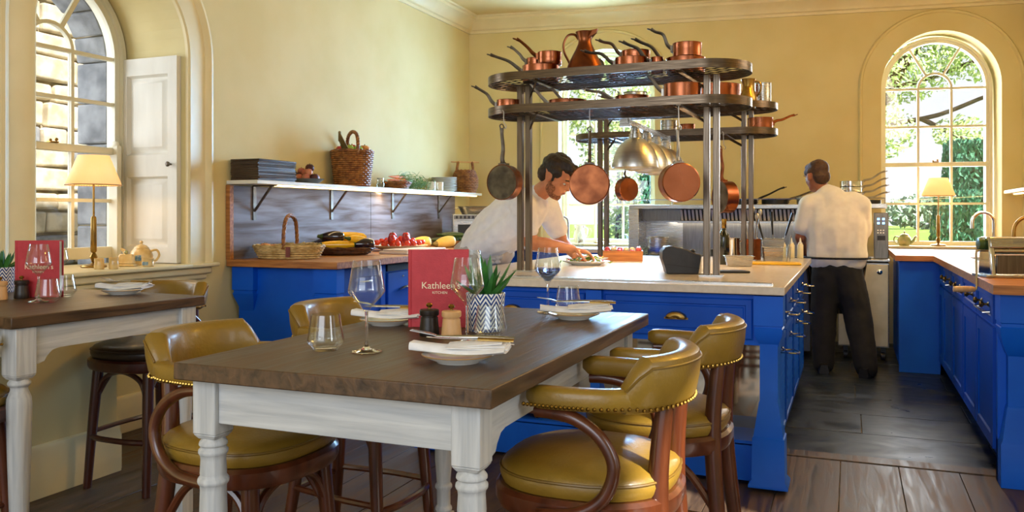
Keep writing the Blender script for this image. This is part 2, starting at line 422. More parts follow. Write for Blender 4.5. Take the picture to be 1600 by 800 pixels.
# ---- arched sash windows
def window(name, uc, hw, zs, rows, zp, n0, M, fr=.055, glassmat=None):
    """glazed half-width hw; rows = z of the horizontal bars from the bottom up to the springing line zp"""
    root = sroot(name)
    n1 = n0 + .07
    ring = sweep_arch(uc, hw, zs, zp, [(0, -n0), (0, -n1), (fr, -n1), (fr, -n0 + .02), (fr * .55, -n0 + .02), (fr * .5, -n0)], M)
    obj('frame', ring, m_frame, root)
    bw = .011
    obj('bottom_rail', MB().box(uc - hw, uc + hw, n0, n1, zs - .06, zs + .012, M), m_frame, root, bevel=.004)
    zm = rows[2]
    obj('meeting_rail', MB().box(uc - hw - fr * .6, uc + hw + fr * .6, n0 - .012, n1, zm - .022, zm + .022, M), m_frame, root, bevel=.005)
    obj('sash_catch', MB().box(uc - .03, uc + .03, n0 - .02, n0 + .01, zm + .022, zm + .03, M).ball((uc + .02, n0 - .01, zm + .042), .011, 8, M).ball((uc - .02, n0 - .01, zm + .036), .009, 8, M), m_brass, root)
    w3 = 2 * hw / 3
    for z in rows[1:]:
        if z == zm: continue
        obj('glazing_bar', MB().box(uc - hw, uc + hw, n0 + .01, n0 + .045, z - bw, z + bw, M), m_frame, root)
    for k in (1, 2):
        u = uc - hw + k * w3
        obj('glazing_bar', MB().box(u - bw, u + bw, n0 + .012, n0 + .043, zs, zp, M), m_frame, root)
    ri = w3 / 2
    mb = MB(); rr = []
    for i in range(17):
        a = pi * i / 16
        rr.append([(uc + (ri + d) * cos(a), nn, zp + (ri + d) * sin(a)) for d, nn in ((-bw, n0 + .012), (bw, n0 + .012), (bw, n0 + .043), (-bw, n0 + .043))])
    mb.loft(rr, False, M); obj('glazing_arch', mb, m_frame, root)
    for a in (pi / 3, 2 * pi / 3):
        p = Vector((uc + ri * cos(a), n0 + .028, zp + ri * sin(a))); q = Vector((uc + hw * cos(a), n0 + .028, zp + hw * sin(a)))
        obj('glazing_bar', MB().beam(M @ p, M @ q, (.02, .03)), m_frame, root)
    # every pane is a sheet of its own
    allz = list(rows) ; g0, g1 = n0 + .026, n0 + .030
    for i in range(len(allz) - 1):
        for k in range(3):
            u = uc - hw + k * w3
            obj('pane', MB().box(u + bw, u + w3 - bw, g0, g1, allz[i] + bw, allz[i + 1] - bw, M), m_glass, root)
    def sector(r0, r1, a0, a1, n=10):
        po = [(uc + r1 * cos(a0 + (a1 - a0) * i / n), zp + bw + r1 * sin(a0 + (a1 - a0) * i / n)) for i in range(n + 1)]
        if r0 <= 0: return po
        return po + [(uc + r0 * cos(a1 + (a0 - a1) * i / n), zp + bw + r0 * sin(a1 + (a0 - a1) * i / n)) for i in range(n + 1)]
    P = M @ Matrix(((1, 0, 0, 0), (0, 0, 1, 0), (0, 1, 0, 0), (0, 0, 0, 1)))
    for po in (sector(0, ri - bw, 0, pi), sector(ri + bw, hw - .004, .03, pi / 3 - .025), sector(ri + bw, hw - .004, pi / 3 + .025, 2 * pi / 3 - .025), sector(ri + bw, hw - .004, 2 * pi / 3 + .025, pi - .03)):
        obj('pane', MB().prism(po, g0, g1, P), m_glass, root)
    return root
wl = window('window_1', 3.555, .455, 1.04, [1.04, 1.345, 1.663, 1.965, 2.256], 2.256, .50, ML, fr=.075)
obj('sash_box', MB().box(3.985, 4.02, .45, .53, .95, 1.70, ML).ball((4.002, .49, 1.70), (.02, .04, .03), 10, ML), m_frame, wl, bevel=.006)
window('window_2', 1.517, .452, .985, [.985, 1.368, 1.755, 2.13, 2.505], 2.505, .2, MBK)
window('window_3', 4.747, .452, .985, [.985, 1.368, 1.755, 2.13, 2.505], 2.505, .2, MBK)

# ---- folded shutter in the far reveal of the left window
sh = thing('window_shutter', 'white two-panelled wooden shutter folded against the left window reveal', 'shutter', (0, 0, 0))
MS = Matrix(((1, 0, 0, 0), (0, 1, 0, 4.062), (0, 0, 1, 0), (0, 0, 0, 1)))
x0, x1, zb, zt = -4.43, -3.935, .95, 2.262
def leafpanel(mb, a, b, c, d):
    r = [[(a + i, y, c + i), (b - i, y, c + i), (b - i, y, d - i), (a + i, y, d - i)] for i, y in ((0, .0), (.012, .013), (.022, .013), (.05, .004))]
    mb.loft(r, False, MS)
st = .075
body = MB()
body.box(x0, x0 + st, 0, .036, zb, zt, MS).box(x1 - st, x1, 0, .036, zb, zt, MS)
for a, b in ((zb, zb + .1), (1.50, 1.64), (zt - .11, zt)): body.box(x0 + st, x1 - st, 0, .036, a, b, MS)
obj('stile_and_rail', body, m_shut, sh)
for a, b in ((zb + .1, 1.50), (1.64, zt - .11)):
    pm = MB()
    rings = [[(x0 + st + i, y, a + i), (x1 - st - i, y, a + i), (x1 - st - i, y, b - i), (x0 + st + i, y, b - i)] for i, y in ((0, .034), (0, .004), (.014, .024), (.026, .024), (.052, .008), (.053, .008))]
    pm.loft(rings, False, MS); obj('panel', pm, m_shut, sh)
obj('knob', MB().lathe([(.006, 0), (.006, .016), (.015, .024), (.017, .033), (.010, .042), (0, .044)], 12, Matrix.Translation((x1 - .045, 4.062, 1.575)) @ Matrix.Rotation(pi / 2, 4, 'X')), m_iron, sh)
for z in (1.08, 1.2, 2.05): obj('hinge', MB().box(x0 - .006, x0 + .012, -.008, .004, z, z + .07, MS), m_brass, sh)

# ---- floor: wide boards in front, dark boards across the kitchen, a threshold board between
fl = struct('floor', MB().box(-4.4, 1.9, -2.5, 9.4, -.08, -.012), m_mortar)
PW = .268
px = -.047 - 17 * PW
i = 0
while px < 1.75:
    cut = [-2.3 + (i * 1.37) % 2.2]
    ys = [-2.4] + [c for c in (cut[0], cut[0] + 2.6, cut[0] + 5.2) if -2.2 < c < 3.3] + [4.56]
    for a, b in zip(ys, ys[1:]):
        dz = random.uniform(-.002, .0)
        obj('floor_board', MB().box(px + .0016, px + PW - .0016, a + .0016, b - .0016, -.02 + dz, dz), m_plank, fl, bevel=.0016)
    px += PW; i += 1
Mth = Matrix.Rotation(radians(1.5), 4, 'Z')
thr = MB().box(-.33, 1.9, 4.545, 4.665, -.018, .006, Matrix.Translation((0, .03, 0)))
obj('threshold_board', MB().box(-4.2, 1.7, 4.565, 4.68, -.018, .004), m_plank, fl, bevel=.003)
y = 4.685; i = 0
while y < 9.2:
    h = .50
    off = (i * .61) % 1.25
    xs = [-4.3] + [v for v in [(-4.3 + off + 1.25 * k) for k in range(0, 6)] if -4.1 < v < 1.6] + [1.8]
    for a, b in zip(xs, xs[1:]):
        dz = random.uniform(-.002, 0)
        obj('dark_floor_board', MB().box(a + .002, b - .002, y + .002, y + h - .002, -.02 + dz, dz), m_slate, fl, bevel=.002)
    y += h; i += 1
# light switch below the window board
one('wall_socket', MB().box(LX + .001, LX + .010, 3.62, 3.74, .735, .815), m_white, 'white double socket plate on the wall under the left window board', 'socket', bevel=.003)

# ================================================================ OUTSIDE
struct('lawn', MB().box(-60, 90, 9.6, 140, -.45, -.30), m_grass)
yard = struct('yard_ground', MB().box(-16, -4.5, -6, 20, -.45, -.30), m_mortar)
# rubble stone wall of the wing across the yard: every stone its own piece
sw = sroot('stone_wall')
obj('mortar_bed', MB().box(-7.9, -7.06, 3.6, 9.0, -.3, 5.2), m_mortar, sw)
z = -.3; r = 0
while z < 4.6:
    h = random.uniform(.15, .30); y = 3.6 - random.uniform(0, .2)
    while y < 8.6:
        w = random.uniform(.22, .55)
        if 4.6 < y < 7.6:
            e = random.uniform(.0, .035); j = lambda: random.uniform(-.014, .014)
            P = [(-7.15, y + .012, z + .01), (-6.985 + e, y + .014 + j(), z + .014 + j()), (-6.985 + e, y + w - .014 + j(), z + .014 + j()), (-7.15, y + w - .012, z + .01),
                 (-7.15, y + .012, z + h - .01), (-6.985 + e, y + .014 + j(), z + h - .012 + j()), (-6.985 + e, y + w - .014 + j(), z + h - .012 + j()), (-7.15, y + w - .012, z + h - .01)]
            obj('stone', MB().hexa(P), m_stone if random.random() < .9 else m_stone2, sw, bevel=.022)
        y += w
    z += h
# dressed grey stones around the outside of the left window opening
ss = sroot('stone_surround')
uc, hw, zs, zp = 3.555, .47, .95, 2.256
nst = .585
z = zs - .3
for i in range(6):
    h = (zp - zs + .3) / 6
    for sgn in (-1, 1):
        d = .3 + .16 * (i % 2)
        a, b = sorted((uc + sgn * hw, uc + sgn * (hw + d)))
        obj('stone', MB().box(a, b, nst, nst + .27, z + .004, z + h - .004, ML), m_stone2, ss, bevel=.012)
    z += h
for i in range(9):
    a0 = pi * i / 9 + .008; a1 = pi * (i + 1) / 9 - .008
    po = [(uc + hw * cos(a0), zp + hw * sin(a0)), (uc + (hw + .38) * cos(a0), zp + (hw + .38) * sin(a0)), (uc + (hw + .38) * cos(a1), zp + (hw + .38) * sin(a1)), (uc + hw * cos(a1), zp + hw * sin(a1))]
    P = ML @ Matrix(((1, 0, 0, 0), (0, 0, 1, 0), (0, 1, 0, 0), (0, 0, 0, 1)))
    obj('stone', MB().prism(po, nst, nst + .27, P), m_stone2, ss, bevel=.012)
obj('stone', MB().box(uc - .75, uc + .75, nst, nst + .3, .52, .65, ML), m_stone2, ss, bevel=.015)

def leaves(mb, c, r, n, size, shell=.35):
    for _ in range(n):
        while True:
            p = Vector((random.uniform(-1, 1), random.uniform(-1, 1), random.uniform(-1, 1)))
            if shell < p.length < 1: break
        q = Vector((c[0] + p.x * r[0], c[1] + p.y * r[1], c[2] + p.z * r[2]))
        a = Vector((random.gauss(0, 1), random.gauss(0, 1), random.gauss(0, 1))).normalized(); b = a.orthogonal().normalized()
        s = size * random.uniform(.6, 1.3)
        mb.add([q - a * s, q - b * s * .5, q + a * s, q + b * s * .5], [(0, 1, 2, 3)])
def tree(label, loc, clumps, trunk, mat=m_foli, size=.2, dens=260, name='garden_tree'):
    t = thing(name, label, 'tree', loc)
    for i, (pts, r0, r1) in enumerate(trunk):
        P = smooth(pts, 5); k = len(P)
        obj('trunk' if i == 0 else 'branch', MB().tube(P, [r0 + (r1 - r0) * j / (k - 1) for j in range(k)], 9), m_bark, t)
    mb = MB()
    for c, r in clumps: leaves(mb, c, r, int(dens * max(r) ** 2), size, .2)
    obj('foliage', mb, mat, t, kind='stuff', recalc=False)
    return t
tree('broad leafy oak with crooked boughs, seen through the arched window above the lawn', (4.2, 31, -.3),
     [((-1.6, 0, 9.2), (2.8, 2, 1.8)), ((1.6, .5, 10.0), (2.6, 2, 1.8)), ((-2.8, 0, 6.8), (2.2, 2, 1.5)), ((.4, 0, 7.2), (2.2, 2, 1.3)), ((-3.6, 0, 4.4), (1.5, 1.5, 1.0)), ((3.6, 0, 8.4), (1.6, 1.5, 1.2)), ((2.6, 0, 6.0), (1.3, 1, .8)), ((-.9, 0, 4.3), (.8, .8, .6)), ((3.9, 0, 5.1), (.8, .8, .5)), ((.6, 0, 12), (2.6, 2, 1.3))],
     [([(-4.0, 0, 0), (-3.8, 0, 2.5), (-3.2, 0, 5.5), (-1.0, 0, 9)], .45, .14), ([(-3.4, 0, 4.6), (-1.5, 0, 4.9), (.5, 0, 5.6), (2.6, 0, 5.4), (4.2, 0, 5.8)], .09, .03), ([(-3.1, 0, 5.8), (-.5, 0, 6.6), (1.6, 0, 8)], .10, .03), ([(-2, 0, 4.8), (-.6, 0, 4.0), (.3, 0, 3.7)], .09, .03)], dens=620, size=.10)
tree('pale green loose tree outside the window behind the hanging pans', (-5.2, 19.5, -.3),
     [((0, 0, 4.4), (1.5, 1.2, 1.6)), ((.3, 0, 2.8), (1.2, 1.2, 1.2)), ((-.6, 0, 6.2), (1.6, 1.2, 1.3)), ((.5, 0, 1.4), (.9, .8, .8))],
     [([(0, 0, 0), (.1, 0, 2), (0, 0, 5)], .16, .06)], size=.07, dens=1300)
def hedge(label, x0, x1, y0, y1, z1, n, size=.09, rnd=.0, name='clipped_hedge'):
    t = thing(name, label, 'hedge', ((x0 + x1) / 2, (y0 + y1) / 2, -.3))
    hx, hy, hz = (x1 - x0) / 2, (y1 - y0) / 2, z1 + .3
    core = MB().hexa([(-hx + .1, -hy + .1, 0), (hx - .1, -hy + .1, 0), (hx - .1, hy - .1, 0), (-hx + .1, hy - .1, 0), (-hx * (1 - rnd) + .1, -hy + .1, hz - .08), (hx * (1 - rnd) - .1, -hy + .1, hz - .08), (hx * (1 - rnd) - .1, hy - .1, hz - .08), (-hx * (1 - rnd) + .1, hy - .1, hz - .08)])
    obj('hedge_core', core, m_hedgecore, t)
    mb = MB()
    for _ in range(n):
        f = random.random(); k = random.uniform(0, 1); q = hz * k; w = 1 - rnd * k
        if f < .6: p = Vector((random.uniform(-hx, hx) * w, -hy + random.uniform(-.06, .08), q))
        elif f < .72: p = Vector((random.uniform(-hx, hx) * (1 - rnd), random.uniform(-hy, hy), hz + random.uniform(-.1, .04)))
        elif f < .86: p = Vector((-hx * w + random.uniform(-.05, .08), random.uniform(-hy, hy), q))
        else: p = Vector((hx * w + random.uniform(-.08, .05), random.uniform(-hy, hy), q))
        a = Vector((random.gauss(0, .5), random.gauss(0, .5), 1)).normalized(); b = a.orthogonal().normalized(); s = size * random.uniform(.6, 1.4)
        b = Matrix.Rotation(random.uniform(0, 6.3), 3, a) @ b
        mb.add([p - a * s, p - b * s * .5, p + a * s, p + b * s * .5], [(0, 1, 2, 3)])
    obj('foliage', mb, m_hedge, t, kind='stuff', recalc=False)
    return t
hedge('tall square-topped dark hedge at the right of the arched window', 2.25, 4.4, 22.6, 24.4, 3.05, 9000, .07)
hedge('lower rounded yew bush in front of the tall hedge', 1.62, 2.75, 20.4, 21.4, 1.75, 6000, .06, rnd=.35)
hedge('clipped green hedge outside the window behind the heat lamps', -4.05, -1.9, 17.2, 18.6, 2.75, 8000, .06)
hedge('low hedge outside the window beyond the jug on the sill', -6.6, -4.3, 16.8, 18.2, .35, 4000, .06)
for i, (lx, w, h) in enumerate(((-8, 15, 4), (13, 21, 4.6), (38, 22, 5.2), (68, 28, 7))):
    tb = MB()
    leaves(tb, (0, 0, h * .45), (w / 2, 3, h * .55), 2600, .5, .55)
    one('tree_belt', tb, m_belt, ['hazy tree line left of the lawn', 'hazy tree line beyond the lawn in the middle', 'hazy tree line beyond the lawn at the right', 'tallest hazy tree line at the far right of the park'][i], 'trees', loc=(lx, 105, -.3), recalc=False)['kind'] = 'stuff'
# ================================================================ DINING TABLES
def leg_mesh():
    mb = MB()
    mb.box(-.033, .033, -.033, .033, .735, .869)
    mb.hexa([(-.024, -.024, .722), (.024, -.024, .722), (.024, .024, .722), (-.024, .024, .722), (-.033, -.033, .735), (.033, -.033, .735), (.033, .033, .735), (-.033, .033, .735)])
    mb.lathe([(.024, .726), (.027, .720), (.033, .713), (.033, .707), (.028, .701), (.034, .695), (.035, .688), (.030, .681), (.029, .672), (.031, .640), (.030, .634), (.036, .626), (.037, .618), (.031, .610),
              (.0305, .60), (.034, .48), (.032, .34), (.026, .262), (.025, .256), (.032, .248), (.032, .238), (.026, .23), (.025, .172), (.031, .165), (.032, .156), (.026, .148), (.026, .14)], 24)
    mb.box(-.03, .03, -.03, .03, 0, .145)
    return mb
def plain_leg():
    mb = MB()
    mb.box(-.038, .038, -.038, .038, .705, .869)
    mb.hexa([(-.028, -.028, .69), (.028, -.028, .69), (.028, .028, .69), (-.028, .028, .69), (-.038, -.038, .705), (.038, -.038, .705), (.038, .038, .705), (-.038, .038, .705)])
    mb.lathe([(.026, .695), (.030, .688), (.036, .68), (.036, .672), (.028, .665), (.027, .655), (.038, .625), (.0395, .60), (.037, .45), (.030, .22), (.027, .19), (.033, .18), (.033, .165), (.027, .155), (.027, .14)], 24)
    mb.box(-.03, .03, -.03, .03, 0, .145)
    return mb
def dining_table(label, x0, x1, y0, y1, insx=(.03, .045), insy=(.045, .045), rz=0., lm=None):
    cx, cy = (x0 + x1) / 2, (y0 + y1) / 2
    t = thing('dining_table', label, 'table', (cx, cy, 0), rz, None)
    hx, hy = (x1 - x0) / 2, (y1 - y0) / 2
    obj('tabletop', MB().box(-hx, hx, -hy, hy, .87, .91), m_oak, t, bevel=.003)
    lx0, lx1, ly0, ly1 = -hx + insx[0] + .033, hx - insx[1] - .033, -hy + insy[0] + .033, hy - insy[1] - .033
    first = None
    for x in (lx0, lx1):
        for y in (ly0, ly1):
            if first is None: first = obj('leg', (lm or leg_mesh)(), m_wash, t, (x, y, 0), bevel=.003)
            else: share('leg', first, t, (x, y, 0))
    def apron(L):   # rail with scalloped ends, local x along its length
        po = [(-L / 2, .869), (-L / 2, .735)]
        for s in (-1, 1):
            pts = [(-L / 2 + .02, .735), (-L / 2 + .045, .742), (-L / 2 + .055, .758), (-L / 2 + .075, .776), (-L / 2 + .10, .782)]
            po += pts if s == -1 else [(-a, b) for a, b in reversed(pts)]
        po += [(L / 2, .735), (L / 2, .869)]
        return po
    for y in (ly0, ly1):
        L = lx1 - lx0 - .066
        mb = MB().box(-L / 2, L / 2, -.012, .012, .762, .869)
        obj('apron_rail', mb, m_washx, t, ((lx0 + lx1) / 2, y - .008 if y < 0 else y + .008, 0), bevel=.002)
    for x in (lx0, lx1):
        L = ly1 - ly0 - .066
        P = Matrix(((0, 0, 1, 0), (1, 0, 0, 0), (0, 1, 0, 0), (0, 0, 0, 1)))
        obj('apron_rail', MB().prism(apron(L), -.012, .012, P), m_washy, t, (x + (.008 if x > 0 else -.008), (ly0 + ly1) / 2, 0))
    return t
dining_table('dark oak topped table with turned whitewashed legs in the foreground', -1.454, -.650, 1.490, 2.857, insx=(.015, .045))
# the second table, half out of the frame
dining_table('matching whitewashed table by the left window, half out of the picture', -4.00, -2.565, 1.975, 2.825, rz=radians(-3.0), insx=(.04, .02), insy=(.03, .04), lm=plain_leg)

# ================================================================ TUB BAR CHAIRS
def lerp(a, b, t): return a + (b - a) * t
def sst(t): t = max(0, min(1, t)); return t * t * (3 - 2 * t)
def make_chair(label, seatmat=None, woodmat=None):
    wd = woodmat or m_red
    t = thing('tub_bar_chair', label, 'chair', (0, 0, 0), 0, None)
    def seatring(k, z, n=36):
        r = []
        for i in range(n):
            a = 2 * pi * i / n; ca, sa = cos(a), sin(a); e = 2 / 2.5
            r.append((k * .216 * math.copysign(abs(ca) ** e, ca) * (1.0 + .05 * sa), k * .216 * math.copysign(abs(sa) ** e, sa), z))
        return r
    obj('seat_frame', MB().loft([seatring(.97, .545), seatring(1.03, .55), seatring(1.06, .565), seatring(1.06, .592), seatring(1.02, .602), seatring(.9, .602)]), wd, t)
    obj('seat_cushion', MB().loft([seatring(.98, .603), seatring(1.0, .612), seatring(1.015, .626), seatring(.995, .642), seatring(.94, .655), seatring(.8, .666), seatring(.5, .675), seatring(.2, .678)]), seatmat or m_leather, t)
    obj('cushion_piping', MB().tube([tuple(p) for p in seatring(1.008, .638)], .0035, 6, True), m_piping if seatmat is None else seatmat, t)
    # horseshoe path of the padded rail: (x, y, t) with t = 0 at the left front end, 1 at the right front end
    path = []
    N = 44; yf = .088
    for i in range(N + 1):
        s = i / N
        if s < .2: q = s / .2; p = (-.212 - .006 * sin(pi * q), lerp(yf, -.045, q))
        elif s > .8: q = (1 - s) / .2; p = (.212 + .006 * sin(pi * q), lerp(yf, -.045, q))
        else:
            a = pi + pi * (s - .2) / .6; p = (.212 * cos(a), -.045 + .175 * sin(a))
        path.append((Vector((p[0], p[1], 0)), s))
    def section(i, wi, zb, zt, lean=0.):
        p = path[i][0]; a = path[max(i - 1, 0)][0]; b = path[min(i + 1, N)][0]; tg = (b - a).normalized(); nr = Vector((tg.y, -tg.x, 0))
        if nr.dot(p - Vector((0, .02, 0))) < 0: nr = -nr
        r = []
        for k in range(14):
            an = 2 * pi * k / 14; cx, cz = cos(an), sin(an); e = .62
            ox = math.copysign(abs(cx) ** e, cx) * wi; oz = math.copysign(abs(cz) ** e, cz)
            z = lerp(zb, zt, (oz + 1) / 2)
            r.append(p + nr * (ox + lean * (oz + 1) / 2) + Vector((0, 0, z)))
        return r
    rings = []
    for i in range(N + 1):
        s = path[i][1]; e = min(s, 1 - s)
        tip = sst(e / .03)
        rings.append(section(i, lerp(.014, .027, tip), lerp(.824, .808, tip), lerp(.850, .860, tip)))
    obj('arm_pad', MB().loft(rings), m_leather, t)
    rings = []; pip = []
    i0, i1 = 13, N - 13
    for i in range(i0, i1 + 1):
        q = (i - i0) / (i1 - i0); e = min(q, 1 - q)
        k = sst(e / .10)
        zt = lerp(.866, .932, k); wi = lerp(.024, .036, sst(e / .12))
        sec = section(i, wi, .802, zt, .018 * k)
        rings.append(sec); pip.append(sec[1] + Vector((0, 0, .004)))
    obj('back_pad', MB().loft(rings), m_leather, t)
    obj('back_piping', MB().tube(pip, .0032, 6), m_piping, t)
    # brass studs along the lower edge, outside and inside of the back
    mb = MB()
    for i in range(0, 71):
        s = i / 70 * N; a = min(int(s), N - 1); f = s - a
        def wid(j): return .028 if j <= i0 or j >= i1 else .0375
        c0 = section(a, wid(a), .809, .856); c1 = section(a + 1, wid(a + 1), .809, .856)
        p = lerp(c0[13], c1[13], f); mb.ball(Vector((p.x, p.y, .8155 if i0 < a < i1 else .819)), .005, 6)
        if 19 < i < 51:
            p = lerp(c0[8], c1[8], f); mb.ball(Vector((p.x, p.y, .8155)), .005, 6)
    obj('stud_row', mb, m_stud, t, kind='stuff')
    # legs: front pair to the seat, back pair up to the rail
    for s in (-1, 1):
        obj('leg', MB().tube(smooth([(s * .150, .135, .575), (s * .165, .155, .3), (s * .178, .175, .0)], 4), [.024, .024, .0235, .023, .022, .021, .02, .019, .018], 10), wd, t)
        obj('leg', MB().tube(smooth([(s * .095, -.205, .815), (s * .105, -.190, .60), (s * .13, -.215, .30), (s * .155, -.255, .0)], 5), [.021, .022, .023, .024, .025, .0255, .0255, .025, .0245, .024, .023, .022, .021, .02, .0195, .019], 10), wd, t)
        # bentwood arm support: under the arm, round and down, then forward along the seat frame
        obj('arm_support', MB().tube(smooth([(s * .213, .07, .800), (s * .218, .03, .800), (s * .222, -.03, .790), (s * .224, -.09, .750), (s * .226, -.118, .690), (s * .229, -.095, .622), (s * .234, -.03, .580), (s * .234, .06, .568)], 6), .0155, 10), wd, t)
        obj('under_seat_hoop', MB().tube(smooth([(s * .158, .148, .40), (s * .14, .09, .50), (s * .15, 0, .545), (s * .13, -.11, .50), (s * .12, -.2, .38)], 6), .012, 8), wd, t)
    obj('under_seat_hoop', MB().tube(smooth([(-.158, .150, .40), (-.11, .14, .50), (0, .145, .54), (.11, .14, .50), (.158, .150, .40)], 6), .012, 8), wd, t)
    obj('foot_ring', MB().tube(smooth([(-.168, .16, .235), (-.08, .19, .238), (.08, .19, .238), (.168, .16, .235)], 6), .0135, 8), wd, t)
    for s in (-1, 1): obj('side_rail', MB().tube(smooth([(s * .168, .165, .255), (s * .168, 0, .26), (s * .138, -.225, .265)], 6), .0115, 8), wd, t)
    obj('back_rail', MB().tube([(-.14, -.23, .25), (.14, -.23, .25)], .0115, 8), wd, t)
    return t
G = 'olive leather tub chairs round the tables'
c0 = make_chair('olive leather tub bar chair nearest the camera, right of the big table')
c0['group'] = G; c0.location = (-.603, 2.015, 0); c0.rotation_euler = (0, 0, radians(90))
dup(c0, (-.565, 2.62, 0), radians(88), 'olive leather tub chair behind the nearest one, by the far right table corner')
dup(c0, (-1.575, 1.90, 0), radians(-92), 'olive leather tub bar chair tucked under the near left corner of the big table')
dup(c0, (-1.65, 2.63, 0), radians(-92), 'olive leather tub chair behind the wine glass, far left of big table')
dup(c0, (-2.875, 1.855, 0), radians(-2), 'olive leather tub bar chair cut off by the left edge of the picture')
c5 = make_chair('olive backed tub chair with shade-darkened seat, between left table and window', m_leathershade, m_redd)
c5['group'] = G; c5.location = (-3.07, 2.98, 0); c5.rotation_euler = (0, 0, radians(180))

# ================================================================ BLUE KITCHEN ISLAND
IX0, IX1, IY0, IY1 = -2.13, -.272, 3.90, 6.62
isl = thing('kitchen_island', 'royal blue island cabinet with drawers, corbelled posts and an open mirrored bay', 'island', (-1.2, 5.26, 0))
isl_M = Matrix.Translation((1.2, -5.26, 0))
def ip(name, mb, mat, par=isl, **kw):
    mb.v = [(x + 1.2, y - 5.26, z) for x, y, z in mb.v] if par is isl else mb.v
    return obj(name, mb, mat, par, **kw)
def post(x, y, sx, sy):
    """corbelled post: block at the top, cyma, square shaft, stepped plinth"""
    mb = MB()
    w = .07
    def sq(z, a): return [(x - a * sx, y - a * sy, z), (x + a * sx, y - a * sy, z), (x + a * sx, y + a * sy, z), (x - a * sx, y + a * sy, z)]
    mb.loft([sq(z, a) for z, a in ((.018, .086), (.03, .086), (.05, .072), (.24, .07), (.245, .064), (.252, .064), (.40, .042), (.405, .039), (.665, .039), (.67, .044), (.70, .058), (.735, .062), (.74, .058), (.748, .058), (.75, .064), (.885, .064))])
    return mb
for x in (-.345, -2.06): ip('corner_post', post(x, 3.985, 1, 1), m_blue)
ip('centre_post', post(-1.165, 3.985, .62, 1), m_blue)
ip('frieze_rail', MB().box(IX0 + .03, IX1 - .03, 3.955, 4.0, .655, .885), m_blue)
for x0, x1 in ((-1.115, -.415), (-1.985, -1.215)):
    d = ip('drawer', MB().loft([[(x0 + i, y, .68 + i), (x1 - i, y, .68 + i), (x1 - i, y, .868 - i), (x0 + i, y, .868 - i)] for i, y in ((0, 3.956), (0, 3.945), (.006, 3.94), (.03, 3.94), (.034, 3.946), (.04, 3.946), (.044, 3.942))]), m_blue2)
    xc = (x0 + x1) / 2
    cup = MB(); rr = []
    for i in range(9):
        a = pi * i / 8
        rr.append([(.052 * cos(a) * k, -.030 * sin(b) - .001, .038 * sin(a) * k * .9) for k, b in ((1, 0), (.9, .9), (.6, 1.4), (.2, 1.5707))])
    vs = [p for r in rr for p in r]; fs = [(i * 4 + j, i * 4 + j + 1, i * 4 + j + 5, i * 4 + j + 4) for i in range(8) for j in range(3)]
    cup.add(vs, fs); cup.box(-.056, .056, -.003, 0, -.005, .004)
    h = obj('cup_handle', cup, m_brass, d, (xc + 1.2, 3.941 - 5.26, .765), recalc=True)
    so = h.modifiers.new('solid', 'SOLIDIFY'); so.thickness = .002
ip('frieze_rail', MB().box(-1.14, -1.19, 3.948, 3.99, .66, .885), m_blue2)
m_mirror = MAT('antique_mirror', 'd2c6b0', 'c0b49e', sc=6, rough=.05, metal=1)
ip('mirror_panel', MB().box(IX0 + .08, IX1 - .08, 4.235, 4.25, .20, .70), m_mirror)
ip('bay_shelf', MB().box(IX0 + .06, IX1 - .06, 3.99, 4.235, .185, .205).box(IX0 + .06, IX1 - .06, 3.99, 4.03, .02, .19), m_blue)
ip('carcass', MB().box(IX0 + .06, IX1 - .07, 4.25, IY1 - .05, .08, .887), m_blue)
ip('side_panel', MB().box(IX1 - .075, IX1 - .045, 4.0, 4.26, .09, .886), m_blue)
ip('side_panel', MB().box(IX0 + .045, IX0 + .075, 4.0, 4.26, .09, .886), m_blue)
# right-hand side: drawers with chrome ring pulls, louvred fronts below
yy = 4.30; cols = [(4.16, 4.74), (4.78, 5.36), (5.40, 5.98), (6.02, 6.56)]
for k, (a, b) in enumerate(cols):
    for z0, z1 in ((.66, .868), (.12, .63)):
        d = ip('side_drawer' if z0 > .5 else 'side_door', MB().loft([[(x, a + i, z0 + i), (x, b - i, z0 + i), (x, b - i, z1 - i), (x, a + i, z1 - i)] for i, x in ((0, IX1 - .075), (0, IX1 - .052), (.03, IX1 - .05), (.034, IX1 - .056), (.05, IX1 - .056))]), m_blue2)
        yc = (a + b) / 2; zc = (z0 + z1) / 2 if z0 > .5 else z1 - .06
        rg = MB().tube([(.040 + .048 * sin(v), .058 * cos(v), -.012 + .012 * cos(2 * v) * .2) for v in [2 * pi * q / 20 for q in range(20)]], .0042, 6, True).lathe([(.013, 0), (.013, .006), (.006, .012), (.006, .02), (0, .022)], 10, Matrix.Rotation(pi / 2, 4, 'Y'))
        obj('ring_pull', rg, m_chrome, d, (IX1 - .054 + 1.2, yc - 5.26, zc))
        if z0 < .5:
            lm = MB()
            for q in range(7):
                zz = z0 + .06 + q * .055
                lm.hexa([(.0, -.2, zz), (.006, -.2, zz - .006), (.006, .2, zz - .006), (0, .2, zz), (.0, -.2, zz + .035), (.002, -.2, zz + .035), (.002, .2, zz + .035), (0, .2, zz + .035)])
            obj('louvre', lm, m_blue, d, (IX1 - .057 + 1.2, yc - 5.26, 0), kind='stuff')
ip('plinth', MB().box(IX0 + .1, IX1 - .12, 4.06, IY1 - .1, 0, .09), m_blue2)
for y in (4.13,): ip('rear_post', post(IX1 - .085, y + .03, .35, .55), m_blue)
